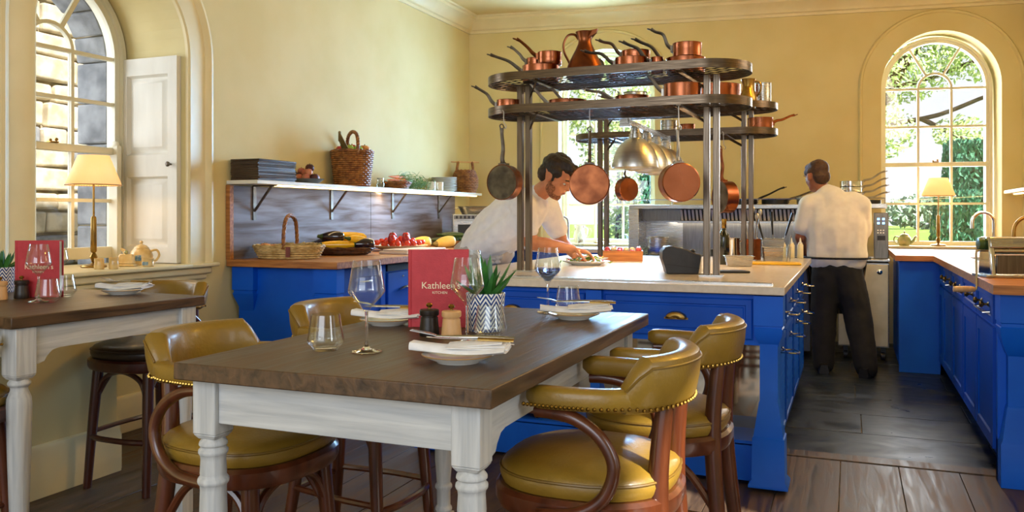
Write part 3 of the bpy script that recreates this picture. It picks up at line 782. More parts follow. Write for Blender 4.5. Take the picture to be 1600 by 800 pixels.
# worktop
wt = thing('island_worktop', 'pale polished stone worktop on the blue island', 'worktop', (-1.2, 5.26, .89))
def wp(name, mb, mat, **kw):
    mb.v = [(x + 1.2, y - 5.26, z - .89) for x, y, z in mb.v]; return obj(name, mb, mat, wt, **kw)
wp('slab', MB().box(IX0, IX1, IY0, IY1, .892, .93), m_quartz, bevel=.004)
wp('glass_channel', MB().box(IX0 + .06, IX1 - .06, 3.965, 3.99, .9305, .939).box(IX0 + .06, IX1 - .06, 4.0, 4.02, .9305, .9385), m_steel)
wp('channel_seal', MB().box(IX0 + .065, IX1 - .065, 3.99, 4.0, .9302, .937), MAT('dark_green_seal', '16301f', '0e1c14', sc=40, rough=.3))
one('appliance_box', MB().box(-.12, .12, -.10, .10, .022, .20).box(-.11, -.09, -.09, -.07, 0, .022).box(.09, .11, -.09, -.07, 0, .022).box(.09, .11, .07, .09, 0, .022).box(-.11, -.09, .07, .09, 0, .022), MAT('dark_walnut', '3a1f16', '4c2a1e', sc=4, st=(1, 6, 6), rough=.35), 'dark wooden box on short feet standing on the island bay shelf', 'box', loc=(-1.60, 4.11, .206), bevel=.005)

# ================================================================ PAN RACKS over the island
def stadium(x0, x1, r, n=16, yc=0.):
    return [(x1 - r + r * cos(a), yc + r * sin(a)) for a in [-pi / 2 + pi * i / n for i in range(n + 1)]] + [(x0 + r + r * cos(a), yc + r * sin(a)) for a in [pi / 2 + pi * i / n for i in range(n + 1)]]
def rack(label, yc):
    t = thing('pan_rack', label, 'rack', (-1.21, yc, .931))
    hw = .7375; R = .245; ZB = -.931
    for z in (1.815, 1.995):
        rings = []
        po = stadium(-hw, hw, R); pi_ = stadium(-hw + .006, hw - .006, R - .006)
        rings = [[(a[0], a[1], z + ZB), (a[0], a[1], z + .045 + ZB), (b[0], b[1], z + .045 + ZB), (b[0], b[1], z + ZB)] for a, b in zip(po, pi_)]
        obj('rim_band', MB().loft(rings, True), m_rack, t)
        mb = MB(); zz = z + .006 + ZB; k = 1.75
        # expanded-metal mesh: two families of slanting strips clipped to the stadium
        def half(x):
            if abs(x) <= hw - R: return R - .008
            q = abs(x) - (hw - R); return sqrt(max(0, (R - .008) ** 2 - q * q))
        for fam in (1, -1):
            u = -1.4
            while u < 1.4:
                pts = []
                for i in range(41):
                    yv = -R + 2 * R * i / 40; xv = u + fam * yv * k
                    if abs(xv) < hw - .01 and abs(yv) < half(xv): pts.append((xv, yv))
                if len(pts) > 1:
                    a, b = pts[0], pts[-1]
                    mb.beam((a[0], a[1], zz), (b[0], b[1], zz), (.0035, .0035))
                u += .10
        obj('wire_mesh', mb, m_mesh, t, kind='stuff')
        for x in (-.40, .40): obj('cross_bar', MB().box(x - .012, x + .012, -R + .006, R - .006, z - .004 + ZB, z + .004 + ZB), m_rack, t)
    for x in (-.555, -.505, .505, .555):
        obj('post', MB().box(x - .016, x + .016, -.02, .02, 0, 1.995 + ZB), m_post, t, bevel=.003)
    for s in (-1, 1): obj('foot_plate', MB().box(s * .53 - .06, s * .53 + .06, -.04, .04, 0, .006), m_steel, t)
    for s in (-1, 1):
        for z in (1.815, 1.995): obj('brace', MB().beam((s * .50, 0, z - .07 + ZB), (s * .38, -.2, z + ZB), (.008, .016)), m_rack, t)
    return t
rack('nearer two-tier oval steel pan rack loaded with copper pans', 4.47)
rack('farther two-tier oval steel pan rack behind the heat lamps', 6.12)
rl = thing('lamp_rail', 'steel rail joining the two pan racks above the heat lamps', 'rail', (-1.21, 5.295, 1.81))
obj('rail_bar', MB().box(-.022, .022, -.62, .62, -.03, 0), m_steel, rl)
for s in (-.58, .58): obj('bracket', MB().box(-.03, .03, s - .012, s + .012, -.045, .003), m_steel, rl)
m_alu = MAT('spun_aluminium', 'c4c2be', 'b4b2ae', sc=6, st=(1, 1, 30), rough=.32, metal=.9)
def heat_lamp(label, y):
    t = thing('heat_lamp', label, 'lamp', (-1.21, y, 1.541), 0, 'chrome dome heat lamps over the island')
    dome = [(.142, 0), (.142, .008), (.139, .03), (.131, .065), (.115, .105), (.092, .14), (.062, .168), (.036, .18), (.034, .178)]
    inner = [(.030, .172), (.058, .162), (.088, .134), (.111, .1), (.127, .062), (.135, .03), (.138, .0)]
    rgs = dome + inner
    obj('shade', MB().loft([[(r * cos(2 * pi * i / 32), r * sin(2 * pi * i / 32), z) for r, z in rgs] for i in range(32)], True), m_alu, t)
    obj('neck', MB().lathe([(.038, .172), (.038, .205), (.032, .207), (.032, .228), (.026, .23), (.026, .2395)], 20), m_steel, t)
    obj('bulb', MB().ball((0, 0, .07), (.045, .045, .055), 12), m_bulb, t)
    light('heat_lamp_light', 'SPOT', (-1.21, y, 1.555), 9, (1, .70, .38), aim=(-1.21, y, 0), size=.06, spot_size=radians(125), spot_blend=.6)
    return t
for y, l in ((4.96, 'nearest chrome dome heat lamp in the row over the island'), (5.26, 'second chrome dome heat lamp from the front of the row'), (5.56, 'third chrome dome heat lamp from the front of the row'), (5.85, 'farthest chrome dome heat lamp in the row over the island')): heat_lamp(l, y)

# ================================================================ LEFT COUNTER, SPLASHBACK AND SHELF
lc = thing('base_cabinet', 'royal blue base cabinets with corbels under the wooden counter by the left wall', 'cabinet', (-3.46, 6.3, 0))
def lp(name, mb, mat, par=None, **kw):
    mb.v = [(x + 3.46, y - 6.3, z) for x, y, z in mb.v]; return obj(name, mb, mat, par or lc, **kw)
lp('carcass', MB().box(-3.86, -3.12, 4.58, 8.2, .1, .905), m_blue)
lp('end_panel', MB().box(-3.86, -3.10, 4.55, 4.58, .0, .906), m_blue)
lp('plinth', MB().box(-3.84, -3.16, 4.6, 8.18, 0, .1), m_blue2)
def corbel(x, y, sx):   # bracket post under the worktop, face towards -Y
    mb = MB()
    def q(z, w, d): return [(x - w, y - d, z), (x + w, y - d, z), (x + w, y + .03, z), (x - w, y + .03, z)]
    mb.loft([q(z, w, d) for z, w, d in ((.60, .05, .008), (.61, .055, .012), (.66, .07, .03), (.70, .082, .048), (.725, .086, .055), (.73, .080, .05), (.745, .08, .05), (.75, .088, .058), (.905, .088, .058))])
    return mb
lp('corbel', corbel(-3.79, 4.56, 1), m_blue); lp('corbel', corbel(-3.13, 4.56, 1), m_blue)
for k, (a, b) in enumerate(((4.66, 5.2), (5.24, 5.85), (5.9, 6.5), (6.54, 7.1), (7.14, 7.7))):
    if k == 1:
        d = lp('dishwasher_front', MB().box(-3.13, -3.098, a, b, .12, .835), m_blue2, bevel=.003)
        o = obj('handle', MB().tube(smooth([(-.0, -.13, -.014), (.028, -.115, 0), (.036, 0, .006), (.028, .115, 0), (0, .13, -.014)], 6), .011, 8, flat=.7), m_steel, d, (-3.1 + 3.46, (a + b) / 2 - 6.3, .72))
        obj('control_strip', MB().box(-3.13 + 3.46, -3.104 + 3.46, a - 6.3, b - 6.3, .845, .895), m_black, d)
        obj('lock_button', MB().ball((-3.094 + 3.46, (a + b) / 2 - 6.3 - .1, .80), .008, 8), m_chrome, d)
    else:
        d = lp('door', MB().loft([[(x, a + i, .12 + i), (x, b - i, .12 + i), (x, b - i, .89 - i), (x, a + i, .89 - i)] for i, x in ((0, -3.13), (0, -3.10), (.06, -3.098), (.066, -3.106), (.08, -3.106))]), m_blue2)
        obj('handle', MB().tube(smooth([(0, -.06, 0), (.024, -.05, 0), (.03, 0, 0), (.024, .05, 0), (0, .06, 0)], 5), .006, 8), m_steel, d, (-3.10 + 3.46, (a + b) / 2 - 6.3, .80))
one('counter_worktop', MB().box(-3.895, -3.015, 4.465, 8.30, .908, .953), m_butcher, 'wooden block worktop along the left wall holding vegetables', 'worktop', bevel=.004)
sb = thing('splashback', 'weathered grey metal sheet splashback under the left shelf', 'splashback', (-3.885, 6.2, .954))
for a, b in ((-1.70, .05), (.056, 1.72)): obj('sheet', MB().box(-.012, .012, a, b, 0, .50), m_patina, sb)
obj('edge_strip', MB().box(-.013, .022, -1.735, -1.70, 0, .503), m_butcher, sb)
one('wall_shelf', MB().box(-3.898, -3.64, 4.47, 8.10, 1.462, 1.488), MAT('shelf_paint', 'e4dfd2', 'dcd6c8', sc=4, rough=.4), 'long white painted shelf on the left wall above the splashback', 'shelf', bevel=.003)
lt = one('shelf_light', MB().box(-3.70, -3.665, 4.72, 8.02, 1.452, 1.461), m_led, 'warm lit strip light under the front of the long shelf', 'light')
light('shelf_glow', 'AREA', (-3.72, 6.4, 1.45), 14, (1, .72, .36), aim=(-3.78, 6.4, 0), size=(.05, 3.2))
for y in (4.72, 5.66, 6.62, 7.54):
    t = thing('shelf_bracket', 'x', 'bracket', (-3.873, y, 1.22), 0, 'steel brackets under the long left shelf')
    t['label'] = {4.72: 'steel shelf bracket nearest the left end of the long shelf', 5.66: 'steel shelf bracket above the basket of yellow courgettes', 6.62: 'third steel shelf bracket, above the red tomato platter', 7.54: 'farthest steel shelf bracket, by the microwave'}[y]
    obj('wall_leg', MB().box(0, .008, -.016, .016, 0, .241), m_iron, t)
    obj('arm', MB().box(0, .2, -.016, .016, .2335, .2415), m_iron, t)
    obj('strut', MB().beam((.004, 0, .06), (.15, 0, .236), (.012, .014)), m_iron, t)

# ================================================================ RIGHT COUNTER
rc = thing('base_cabinet', 'royal blue L-shaped base cabinets under the right-hand wooden counter', 'cabinet', (1.1, 6.2, 0))
def rp(name, mb, mat, **kw):
    mb.v = [(x - 1.1, y - 6.2, z) for x, y, z in mb.v]; return obj(name, mb, mat, rc, **kw)
rp('carcass', MB().box(.66, 1.58, 4.52, 6.5, .09, .888).box(.66, 1.58, 6.5, 7.2, .09, .76).box(.66, 1.58, 7.2, 8.55, .09, .888).box(.66, .80, 6.5, 7.2, .76, .888), m_blue)
rp('return_unit', MB().box(.37, .66, 7.36, 8.55, .02, .888), m_blue)
rp('return_panel', MB().box(.36, .655, 7.335, 7.36, .0, .886), m_blue)
rp('end_panel', MB().box(.64, 1.58, 4.48, 4.52, 0, .889), m_blue)
rp('plinth', MB().box(.72, 1.55, 4.54, 8.5, 0, .09), m_blue2)
def cpost(x, y):
    mb = MB()
    def q(z, w, d): return [(x - w, y - d, z), (x + w, y - d, z), (x + w, y + .05, z), (x - w, y + .05, z)]
    mb.loft([q(z, w, d) for z, w, d in ((0, .085, .085), (.20, .085, .085), (.21, .078, .078), (.36, .055, .05), (.37, .05, .04), (.60, .05, .04), (.61, .056, .05), (.66, .075, .075), (.70, .085, .09), (.735, .09, .10), (.74, .084, .094), (.755, .084, .094), (.76, .09, .10), (.888, .09, .10))])
    return mb
rp('corner_post', cpost(.725, 4.47), m_blue)
for k, (a, b) in enumerate(((4.66, 5.22), (5.25, 5.81), (5.84, 6.40), (6.43, 6.99), (7.02, 7.31))):
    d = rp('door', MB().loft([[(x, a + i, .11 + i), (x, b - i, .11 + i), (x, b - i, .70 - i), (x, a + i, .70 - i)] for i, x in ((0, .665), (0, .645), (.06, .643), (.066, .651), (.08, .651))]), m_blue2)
    e = rp('drawer', MB().loft([[(x, a + i, .72 + i), (x, b - i, .72 + i), (x, b - i, .872 - i), (x, a + i, .872 - i)] for i, x in ((0, .665), (0, .645), (.03, .643), (.036, .651), (.05, .651))]), m_blue2)
    if k < 4:
        for yk in (((a + b) / 2 - .11), ((a + b) / 2 + .11)):
            obj('knob', MB().lathe([(.014, 0), (.006, .006), (.006, .018), (.016, .026), (.017, .034), (.01, .041), (0, .042)], 10, Matrix.Rotation(-pi / 2, 4, 'Y')), m_brass, e, (.648 - 1.1, yk - 6.2, .80))
        if k in (0, 3):
            obj('rail_handle', MB().tube([(0, -.16, 0), (-.028, -.16, 0), (-.028, .16, 0), (0, .16, 0)], .006, 8), m_chrome, e, (.648 - 1.1, (a + b) / 2 - 6.2, .765))
# worktop: an L with a cut-out for the sink
wm = MB()
sx0, sx1, sy0, sy1 = .82, 1.22, 6.55, 7.15
for x0, x1, y0, y1 in ((.60, 1.595, 4.32, sy0), (.60, sx0, sy0, sy1), (sx1, 1.595, sy0, sy1), (.60, 1.595, sy1, 8.7), (.33, .60, 7.25, 8.7)):
    wm.box(x0, x1, y0, y1, .892, .935)
one('counter_worktop', wm, m_butcher, 'wooden block worktop on the right with an inset sink', 'worktop')
one('sink_basin', MB().loft([[(a, b, z) for a, b in ((sx0 + i, sy0 + i), (sx1 - i, sy0 + i), (sx1 - i, sy1 - i), (sx0 + i, sy1 - i))] for i, z in ((.002, .933), (.012, .933), (.02, .80), (.05, .785), (.048, .78), (.012, .79), (.004, .92))], True), m_steel, 'stainless sink bowl let into the right-hand wooden worktop', 'sink')
rs = one('wall_shelf', MB().box(1.33, 1.598, 4.6, 8.95, 1.455, 1.485), m_trim, 'white painted shelf on the right wall beside the arched window', 'shelf', bevel=.003)
one('shelf_light', MB().box(1.40, 1.43, 4.7, 8.9, 1.446, 1.454), m_led, 'warm strip light under the right-hand wall shelf', 'light')
light('shelf_glow', 'AREA', (1.46, 7.2, 1.44), 12, (1, .68, .3), aim=(1.52, 7.2, 0), size=(.05, 3.2))
for y in (7.0, 8.4):
    t = thing('shelf_bracket', 'steel bracket under the right wall shelf, near the window' if y > 8 else 'steel bracket under the right wall shelf, nearer the camera', 'bracket', (1.598, y, 1.21))
    obj('wall_leg', MB().box(-.008, 0, -.016, .016, 0, .244), m_iron, t); obj('arm', MB().box(-.2, 0, -.016, .016, .2365, .2445), m_iron, t)
    obj('strut', MB().beam((-.004, 0, .06), (-.15, 0, .238), (.012, .014)), m_iron, t)

# ================================================================ COOKING RANGE against the back wall
MRG = Matrix.Translation((-2.02, 7.98, 0)) @ Matrix.Rotation(0, 4, 'Z')
rg = thing('cooking_range', 'long stainless cooking range with extraction canopy and slotted filters along the back wall', 'range', (-.87, 8.0, 0))
def gp(name, mb, mat, par=None, **kw):
    mb.v = [(x + .87, y - 8.0, z) for x, y, z in mb.v]; return obj(name, mb, mat, par or rg, **kw)
gp('canopy', MB().box(-2.02, .30, 8.02, 8.40, 1.315, 1.355).box(-1.93, -.33, 8.34, 8.40, .93, 1.32), m_steel, bevel=.004)
gp('side_cheek', MB().box(-2.02, -1.92, 8.0, 8.40, .55, 1.315), m_steel, bevel=.004)
gp('hood_box', MB().hexa([(-1.92, 8.165, 1.20), (.16, 8.165, 1.20), (.16, 8.34, 1.20), (-1.92, 8.34, 1.20), (-1.92, 8.165, 1.315), (.16, 8.165, 1.315), (.16, 8.34, 1.315), (-1.92, 8.34, 1.315)]), m_steeld)
gp('filter_frame', MB().box(-1.56, .12, 8.085, 8.165, 1.178, 1.20), m_steel, bevel=.003)
m_slat = MAT('filter_steel', 'c8c0b4', 'b4aca0', sc=9, rough=.5, metal=.45)
sl = None; dk = MAT('filter_slot', '1a1512', rough=.6)
nsl = 44
for i in range(nsl):
    x = -1.53 + i * 1.62 / nsl
    mb = MB().hexa([(0, 0, 0), (.02, 0, 0), (.02, .012, 0), (0, .012, 0), (-.008, -.02, .104), (.012, -.02, .104), (.012, -.008, .104), (-.008, -.008, .104)])
    if sl is None: sl = obj('filter_slat', mb, m_slat, rg, (x + .87, 8.146 - 8.0, 1.203))
    else: share('filter_slat', sl, rg, (x + .87, 8.146 - 8.0, 1.203))
    if i % 2 == 0: pass
gp('filter_back', MB().hexa([(-1.54, 8.159, 1.2), (.12, 8.159, 1.2), (.12, 8.1645, 1.2), (-1.54, 8.1645, 1.2), (-1.54, 8.15, 1.312), (.12, 8.15, 1.312), (.12, 8.1645, 1.312), (-1.54, 8.1645, 1.312)]), dk)
gp('splash_panel', MB().box(-1.55, .1, 8.33, 8.342, .86, 1.2), m_steeld)
gp('hob', MB().box(-1.92, -.325, 7.72, 8.34, .80, .855), m_steel, bevel=.003)
gp('hob_front', MB().box(-1.92, -.325, 7.74, 8.34, .06, .80), m_steeld, bevel=.003)
gp('gallery_rail', MB().tube([(-1.98, 8.05, 1.405), (.28, 8.05, 1.405)], .005, 6), m_steel)
for x in (-1.98, -1.6, -1.2, -.8, -.4, 0., .28): gp('gallery_post', MB().tube([(x, 8.05, 1.355), (x, 8.05, 1.405)], .005, 6), m_steel)
for i, (x, y) in enumerate(((-1.66, 7.95), (-1.2, 7.95), (-.75, 7.95), (-.3, 7.95))):
    gp('burner_grate', MB().box(x - .17, x + .17, y - .012, y + .012, .855, .875).box(x - .012, x + .012, y - .17, y + .17, .855, .875).lathe([(.05, .855), (.05, .868), (0, .868)], 14, Matrix.Translation((x, y, 0))), m_black)
light('hood_light', 'AREA', (-.9, 8.24, 1.19), 6, (1, .9, .75), aim=(-.9, 8.2, 0), size=(1.6, .1))
# the oven unit at the right end
ov = thing('oven_cabinet', 'cream and steel oven cabinet on castors beside the right end of the range', 'oven', (.18, 8.06, 0))
obj('door', MB().box(-.28, .12, -.30, -.27, .13, .83), MAT('cream_steel', 'b9ae92', 'a79c82', sc=6, rough=.35, metal=.4), ov, bevel=.006)
obj('body', MB().box(-.28, .125, -.27, .25, .12, .845), m_steel, ov, bevel=.004)
obj('counter_top', MB().box(-.5, .13, -.31, .26, .857, .875), m_steel, ov, bevel=.003)
for x in (-.16, .05): obj('dial', MB().lathe([(.022, 0), (.022, .012), (.014, .018), (0, .018)], 14, Matrix.Translation((x, -.30, .77)) @ Matrix.Rotation(pi / 2, 4, 'X')), m_dkgrey if x < 0 else m_chrome, ov)
for x in (-.22, .08): 
    obj('castor', MB().lathe([(.0, -.015), (.04, -.015), (.04, .015), (0, .015)], 14, Matrix.Translation((x, -.2, .04)) @ Matrix.Rotation(pi / 2, 4, 'Y')).box(x - .02, x + .02, -.22, -.18, .05, .125), m_black, ov)
cpn = thing('control_column', 'upright steel control panel column with lit blue buttons at the right end of the range', 'panel', (.245, 7.93, .876))
obj('column', MB().box(-.055, .06, -.03, .12, 0, .40), m_steeld, cpn, bevel=.005)
obj('display', MB().box(-.03, .035, -.033, -.029, .16, .20), m_black, cpn)
mbt = MAT('blue_indicator', '7ab0ff', emit=3, ec='6aa8ff')
for i in range(2):
    for j in range(2): obj('button', MB().box(-.03 + i * .04, -.01 + i * .04, -.034, -.029, .30 + j * .035, .318 + j * .035), mbt, cpn)
for j in range(2):
    for i in range(3): obj('small_button', MB().box(-.03 + i * .022, -.018 + i * .022, -.034, -.029, .22 + j * .022, .23 + j * .022), m_white, cpn)
# ================================================================ COPPER PANS
def make_pan(name, label, r, h, L, rise, out=m_copper, inn=m_tin, hm=m_iron, flare=1.0, cat='pan', bend=.5, group=None, lip=False):
    """base centre at the origin, handle along +x"""
    t = thing(name, label, cat, (0, 0, 0), 0, group)
    w = .0035; rt = r * flare
    obj('body', MB().lathe([(0, 0), (r * .94, 0), (r * .99, h * .06), (r + (rt - r) * .5, h * .5), (rt, h * .97), (rt + (.006 if lip else .001), h), (rt - w * .8, h), (rt - w, h * .985), (r - w + (rt - r) * .5, h * .5), (r * .97 - w, h * .09), (r * .9, .006), (0, .005)], 36), out, t)
    obj('lining', MB().lathe([(rt - w - .0006, h * .98), (r - w - .0006 + (rt - r) * .5, h * .5), (r * .97 - w - .0006, h * .1), (r * .9 - .001, .0068), (0, .0058), (0, .0064), (r * .9 - .003, .0074), (r * .965 - w, h * .1), (r - w - .0016 + (rt - r) * .5, h * .5), (rt - w - .0016, h * .98)], 36), inn, t)
    if L:
        z0 = h * .68
        pts = smooth([(rt - .002, 0, z0), (rt + .03, 0, z0 + .012 + rise * .12), (rt + L * .45, 0, z0 + rise * bend), (rt + L * .8, 0, z0 + rise * .86), (rt + L, 0, z0 + rise)], 5)
        k = len(pts)
        hd = MB().tube(pts, [lerp(.0135, .0095, sst(i / k * 1.3)) if i < k - 5 else lerp(.0098, .0125, (i - k + 5) / 5) for i in range(k)], 8, flat=.62)
        hd.cb((rt + .002, 0, z0), (.012, .05, .036))
        e = Vector(pts[-1]); hd.tube([e + Vector((.009 + .012 * cos(a), .012 * sin(a), .004 * cos(a))) for a in [2 * pi * i / 14 for i in range(14)]], .0035, 6, True)
        obj('handle', hd, hm, t)
        rv = MB()
        for yy in (-.017, .017): rv.ball((rt + .008, yy, z0 + .008), .005, 6)
        rv.ball((rt + .008, 0, z0 - .011), .005, 6)
        obj('rivet', rv, m_copper, t)
    return t
GP = 'copper pans on the racks'
def put(t, x, y, z, deg=180, tilt=0.):
    t.location = (x, y, z); t.rotation_euler = (0, tilt, radians(deg)); t['group'] = GP; return t
ZU, ZL = 2.0035, 1.8235
# upper tier, nearer rack
put(make_pan('frying_pan', 'wide low copper pan on the top tier, under two small saucepans', .104, .095, .20, .115, bend=.62), -1.63, 4.44, ZU, 183)
put(make_pan('saucepan', 'small copper saucepan stacked on the wide low pan, brown handle', .068, .075, .12, .105, hm=m_copperd), -1.58, 4.45, ZU + .096, 196)
put(make_pan('saucepan', 'smaller copper saucepan nested behind the brown-handled one, black handle', .052, .062, .11, .10), -1.69, 4.52, ZU + .096, 176)
jug = thing('copper_jug', 'big copper jug with a narrow neck and looped handle on the top tier', 'jug', (-1.375, 4.46, ZU))
obj('body', MB().lathe([(0, 0), (.085, 0), (.104, .02), (.107, .045), (.098, .08), (.075, .13), (.052, .175), (.039, .205), (.036, .222), (.040, .24), (.052, .272), (.049, .273), (.036, .24), (.031, .22), (.035, .2), (.048, .17), (.09, .08), (.098, .045), (.08, .01), (0, .008)], 32), m_copperd, jug)
obj('spout', MB().loft([[(.03, -.026, .235), (.03, .026, .235), (.03, .03, .272), (.03, -.03, .272)], [(.066, -.008, .262), (.066, .008, .262), (.075, .010, .284), (.075, -.010, .284)]]), m_copperd, jug)
obj('handle', MB().tube(smooth([(-.036, 0, .235), (-.06, 0, .262), (-.10, 0, .26), (-.125, 0, .215), (-.12, 0, .165), (-.095, 0, .115), (-.085, 0, .09)], 6), .009, 8, flat=.6), m_copperd, jug)
jug['group'] = GP
put(make_pan('frying_pan', 'low copper pan right of the big jug, lower of two nested pans', .088, .095, .17, .085, bend=.75), -1.095, 4.40, ZU, 186)
put(make_pan('frying_pan', 'copper pan nested in the low pan right of the jug', .078, .05, .14, .10, bend=.7), -1.085, 4.46, ZU + .093, 172)
put(make_pan('saucepan', 'third pan handle rising beside the jug, small copper pan at the back', .05, .07, .12, .12, bend=.7), -1.22, 4.58, ZU, 165)
put(make_pan('frying_pan', 'shallow copper pan at the right of the top tier, under the tall pot', .102, .085, .17, .15, bend=.65), -.815, 4.46, ZU, 182)
put(make_pan('saucepan', 'tall straight copper pot standing in the shallow pan, top right', .076, .075, .12, .12, bend=.7), -.805, 4.45, ZU + .086, 176)
put(make_pan('saucepan', 'tiny copper pan with a long dark handle on the top tier', .032, .09, .15, .12, bend=.65), -.955, 4.40, ZU, 190)
# lower tier, nearer rack
put(make_pan('saucepan', 'copper saucepan at the left end of the lower tier, dark handle', .07, .095, .13, .115, bend=.6), -1.835, 4.46, ZL, 192)
put(make_pan('frying_pan', 'flat copper lid pan on the lower tier left of the window', .106, .072, .15, .16, bend=.45, hm=m_steelh), -1.47, 4.44, ZL, 181)
put(make_pan('frying_pan', 'shallow copper pan behind the flat lid pan on the lower tier', .062, .06, .14, .14, bend=.45, hm=m_steelh), -1.44, 4.635, ZL, 196)
put(make_pan('frying_pan', 'low copper pan in the middle of the lower tier before the window', .092, .075, .17, .075, bend=.7, hm=m_steelh), -1.10, 4.44, ZL, 184)
put(make_pan('frying_pan', 'second low pan behind it in the middle of the lower tier', .075, .068, .14, .07, bend=.7, hm=m_steelh), -1.12, 4.61, ZL, 170)
put(make_pan('saucepan', 'deep copper saucepan at the right of the lower tier, steel handle', .10, .125, .15, .15, hm=m_steelh, bend=.55), -.83, 4.45, ZL, 184)
# farther rack
put(make_pan('stockpot', 'largest copper pot on the farther rack, beside the brass jug', .175, .185, 0, 0, out=m_copper), -.90, 6.13, ZU, 0)
bj = thing('brass_jug', 'small brass jug standing before the large pot on the farther rack', 'jug', (-.655, 5.95, ZU)); bj['group'] = GP
obj('body', MB().lathe([(0, 0), (.05, 0), (.062, .03), (.06, .07), (.04, .12), (.037, .15), (.05, .19), (.047, .19), (.033, .15), (.036, .12), (.055, .06), (.05, .01), (0, .006)], 24), m_brass, bj)
obj('handle', MB().tube(smooth([(.045, 0, .175), (.08, 0, .16), (.082, 0, .11), (.058, 0, .07)], 5), .006, 8), m_brass, bj)
put(make_pan('stockpot', 'tall steel pot behind the brass jug on the farther rack', .055, .185, 0, 0, out=m_steel, inn=m_steel), -.575, 6.14, ZU, 0)
put(make_pan('stockpot', 'silver stockpot on the farther rack seen between the tiers', .085, .165, 0, 0, out=m_steel, inn=m_steel, lip=True), -1.49, 6.10, ZU, 0)
put(make_pan('saucepan', 'copper saucepan at the right end of the farther lower tier', .086, .115, .16, .06, hm=m_copperd, bend=.45), -.59, 6.10, ZL, 25)
put(make_pan('saucepan', 'small copper pot on the farther lower tier beside the steel one', .055, .09, 0, 0), -1.10, 6.08, ZL, 0)
put(make_pan('saucepan', 'small steel pot on the farther lower tier beside the copper one', .058, .125, 0, 0, out=m_steel, inn=m_steel), -1.235, 6.09, ZL, 0)

# pans hanging by hooks from the rims
def hang(t, cx, y, cz, r, L, face, zrim, hooklabel, h):
    """face: direction (degrees in plan) the open side looks to"""
    d = Vector((cos(radians(face)), sin(radians(face)), 0))
    X = Vector((0, 0, 1)); Z = d; Y = Z.cross(X)
    R = Matrix((X, Y, Z)).transposed().to_4x4()
    c = Vector((cx, y, cz)) - d * (h * .5)
    R.translation = c
    t.matrix_world = R; t['group'] = 'copper pans hanging from the racks'
    zt = cz + r + L + .012
    q = c + d * (h * .68)
    eye = Vector((q.x, q.y, zt))
    top = Vector((q.x, y if abs(q.y - y) > .3 else q.y, zrim))
    hk = MB().tube(smooth([eye + Vector((.0, 0, -.004)), eye + Vector((.010, 0, -.012)), eye + Vector((.014, 0, .002)), eye + Vector((.003, 0, .02)), top + Vector((0, 0, -.03)), top + Vector((.0, 0, .0)), top + Vector((-.008, 0, .01))], 5), .003, 6)
    one('pan_hook', hk, m_steelh, hooklabel, 'hook', 'steel hooks holding the hanging pans')
    return t
hang(make_pan('saute_pan', 'tin-lined copper pan hanging at the left end, open side to the camera', .097, .07, .20, .02, hm=m_iron, bend=.3, out=m_copperd), -1.765, 4.235, 1.433, .097, .20, -100, 1.82, 'steel hook holding the tin-lined pan at the left end', .07)
hang(make_pan('saute_pan', 'large copper pan hanging bottom outwards right of the bending cook', .108, .075, .18, .02, bend=.3, out=m_copperd), -1.283, 4.245, 1.416, .108, .18, 105, 1.82, 'steel hook above the large pan beside the bending cook', .075)
hang(make_pan('saute_pan', 'small bright copper pan hanging below the heat lamps', .084, .06, .15, .02, bend=.3), -1.497, 5.88, 1.439, .084, .15, 140, 1.82, 'steel hook above the small bright pan under the heat lamps', .06)
hang(make_pan('saute_pan', 'reddish copper pan hanging bottom outwards right of the heat lamps', .10, .075, .17, .02, bend=.3, hm=m_steelh), -.807, 4.245, 1.419, .10, .17, 118, 1.82, 'steel hook above the reddish pan right of the lamps', .075)
hang(make_pan('saute_pan', 'copper pan with long copper handle hanging at the right, half turned', .111, .09, .22, .02, hm=m_copperd, bend=.3), -.80, 5.88, 1.378, .111, .22, 218, 1.82, 'steel hook above the half-turned pan on the right', .09)
# ================================================================ ON THE DINING TABLES
TZ = .9105
def wine_glass(label, x, y, z=TZ, wine=False):
    t = thing('wine_glass', label, 'wine glass', (x, y, z), 0, 'stemmed wine glasses on the tables')
    prof = [(0, .0), (.036, .0), (.0385, .0015), (.036, .0035), (.012, .008), (.0048, .016), (.0038, .03), (.0036, .085), (.0045, .10), (.010, .108), (.044, .146), (.0462, .152), (.0455, .158), (.0338, .226), (.0330, .2268), (.0326, .226), (.0442, .158), (.0447, .152), (.0425, .1465), (.0095, .1115), (0, .109)]
    obj('bowl', MB().lathe(prof[8:], 40), m_thin, t)
    obj('stem', MB().lathe(prof[:8] + [(.0044, .0998), (0, .1002)], 40), m_wine, t)
    if wine: obj('water', MB().lathe([(0, .1095), (.0085, .1116), (.041, .1465), (.0436, .153), (.0425, .158), (0, .158)], 32), m_water, t)
    return t
def tumbler(label, x, y, z=TZ):
    t = thing('tumbler', label, 'tumbler', (x, y, z), 0, 'angled glass tumblers on the tables')
    prof = [(0, 0), (.028, 0), (.030, .002), (.0455, .021), (.0462, .025), (.0455, .03), (.0355, .091), (.0346, .0918), (.0341, .091), (.0442, .030), (.0446, .025), (.0432, .021), (.028, .0075), (0, .0065)]
    obj('glass', MB().lathe(prof, 40), m_thin, t)
    return t
wine_glass('front wine glass on the left side of the big table', -1.118, 1.785)
tumbler('tumbler beside the front wine glass, near the left chair', -1.225, 1.765)
wine_glass('wine glass in front of the potted succulent', -.948, 2.012)
tumbler('tumbler in front of the patterned pot', -.925, 2.115)
wine_glass('wine glass holding bluish water behind the far right plate', -.985, 2.755, wine=True)
tumbler('tumbler just behind the far right plate', -.925, 2.80)
wine_glass('wine glass partly hidden behind the red menu', -1.15, 2.46)

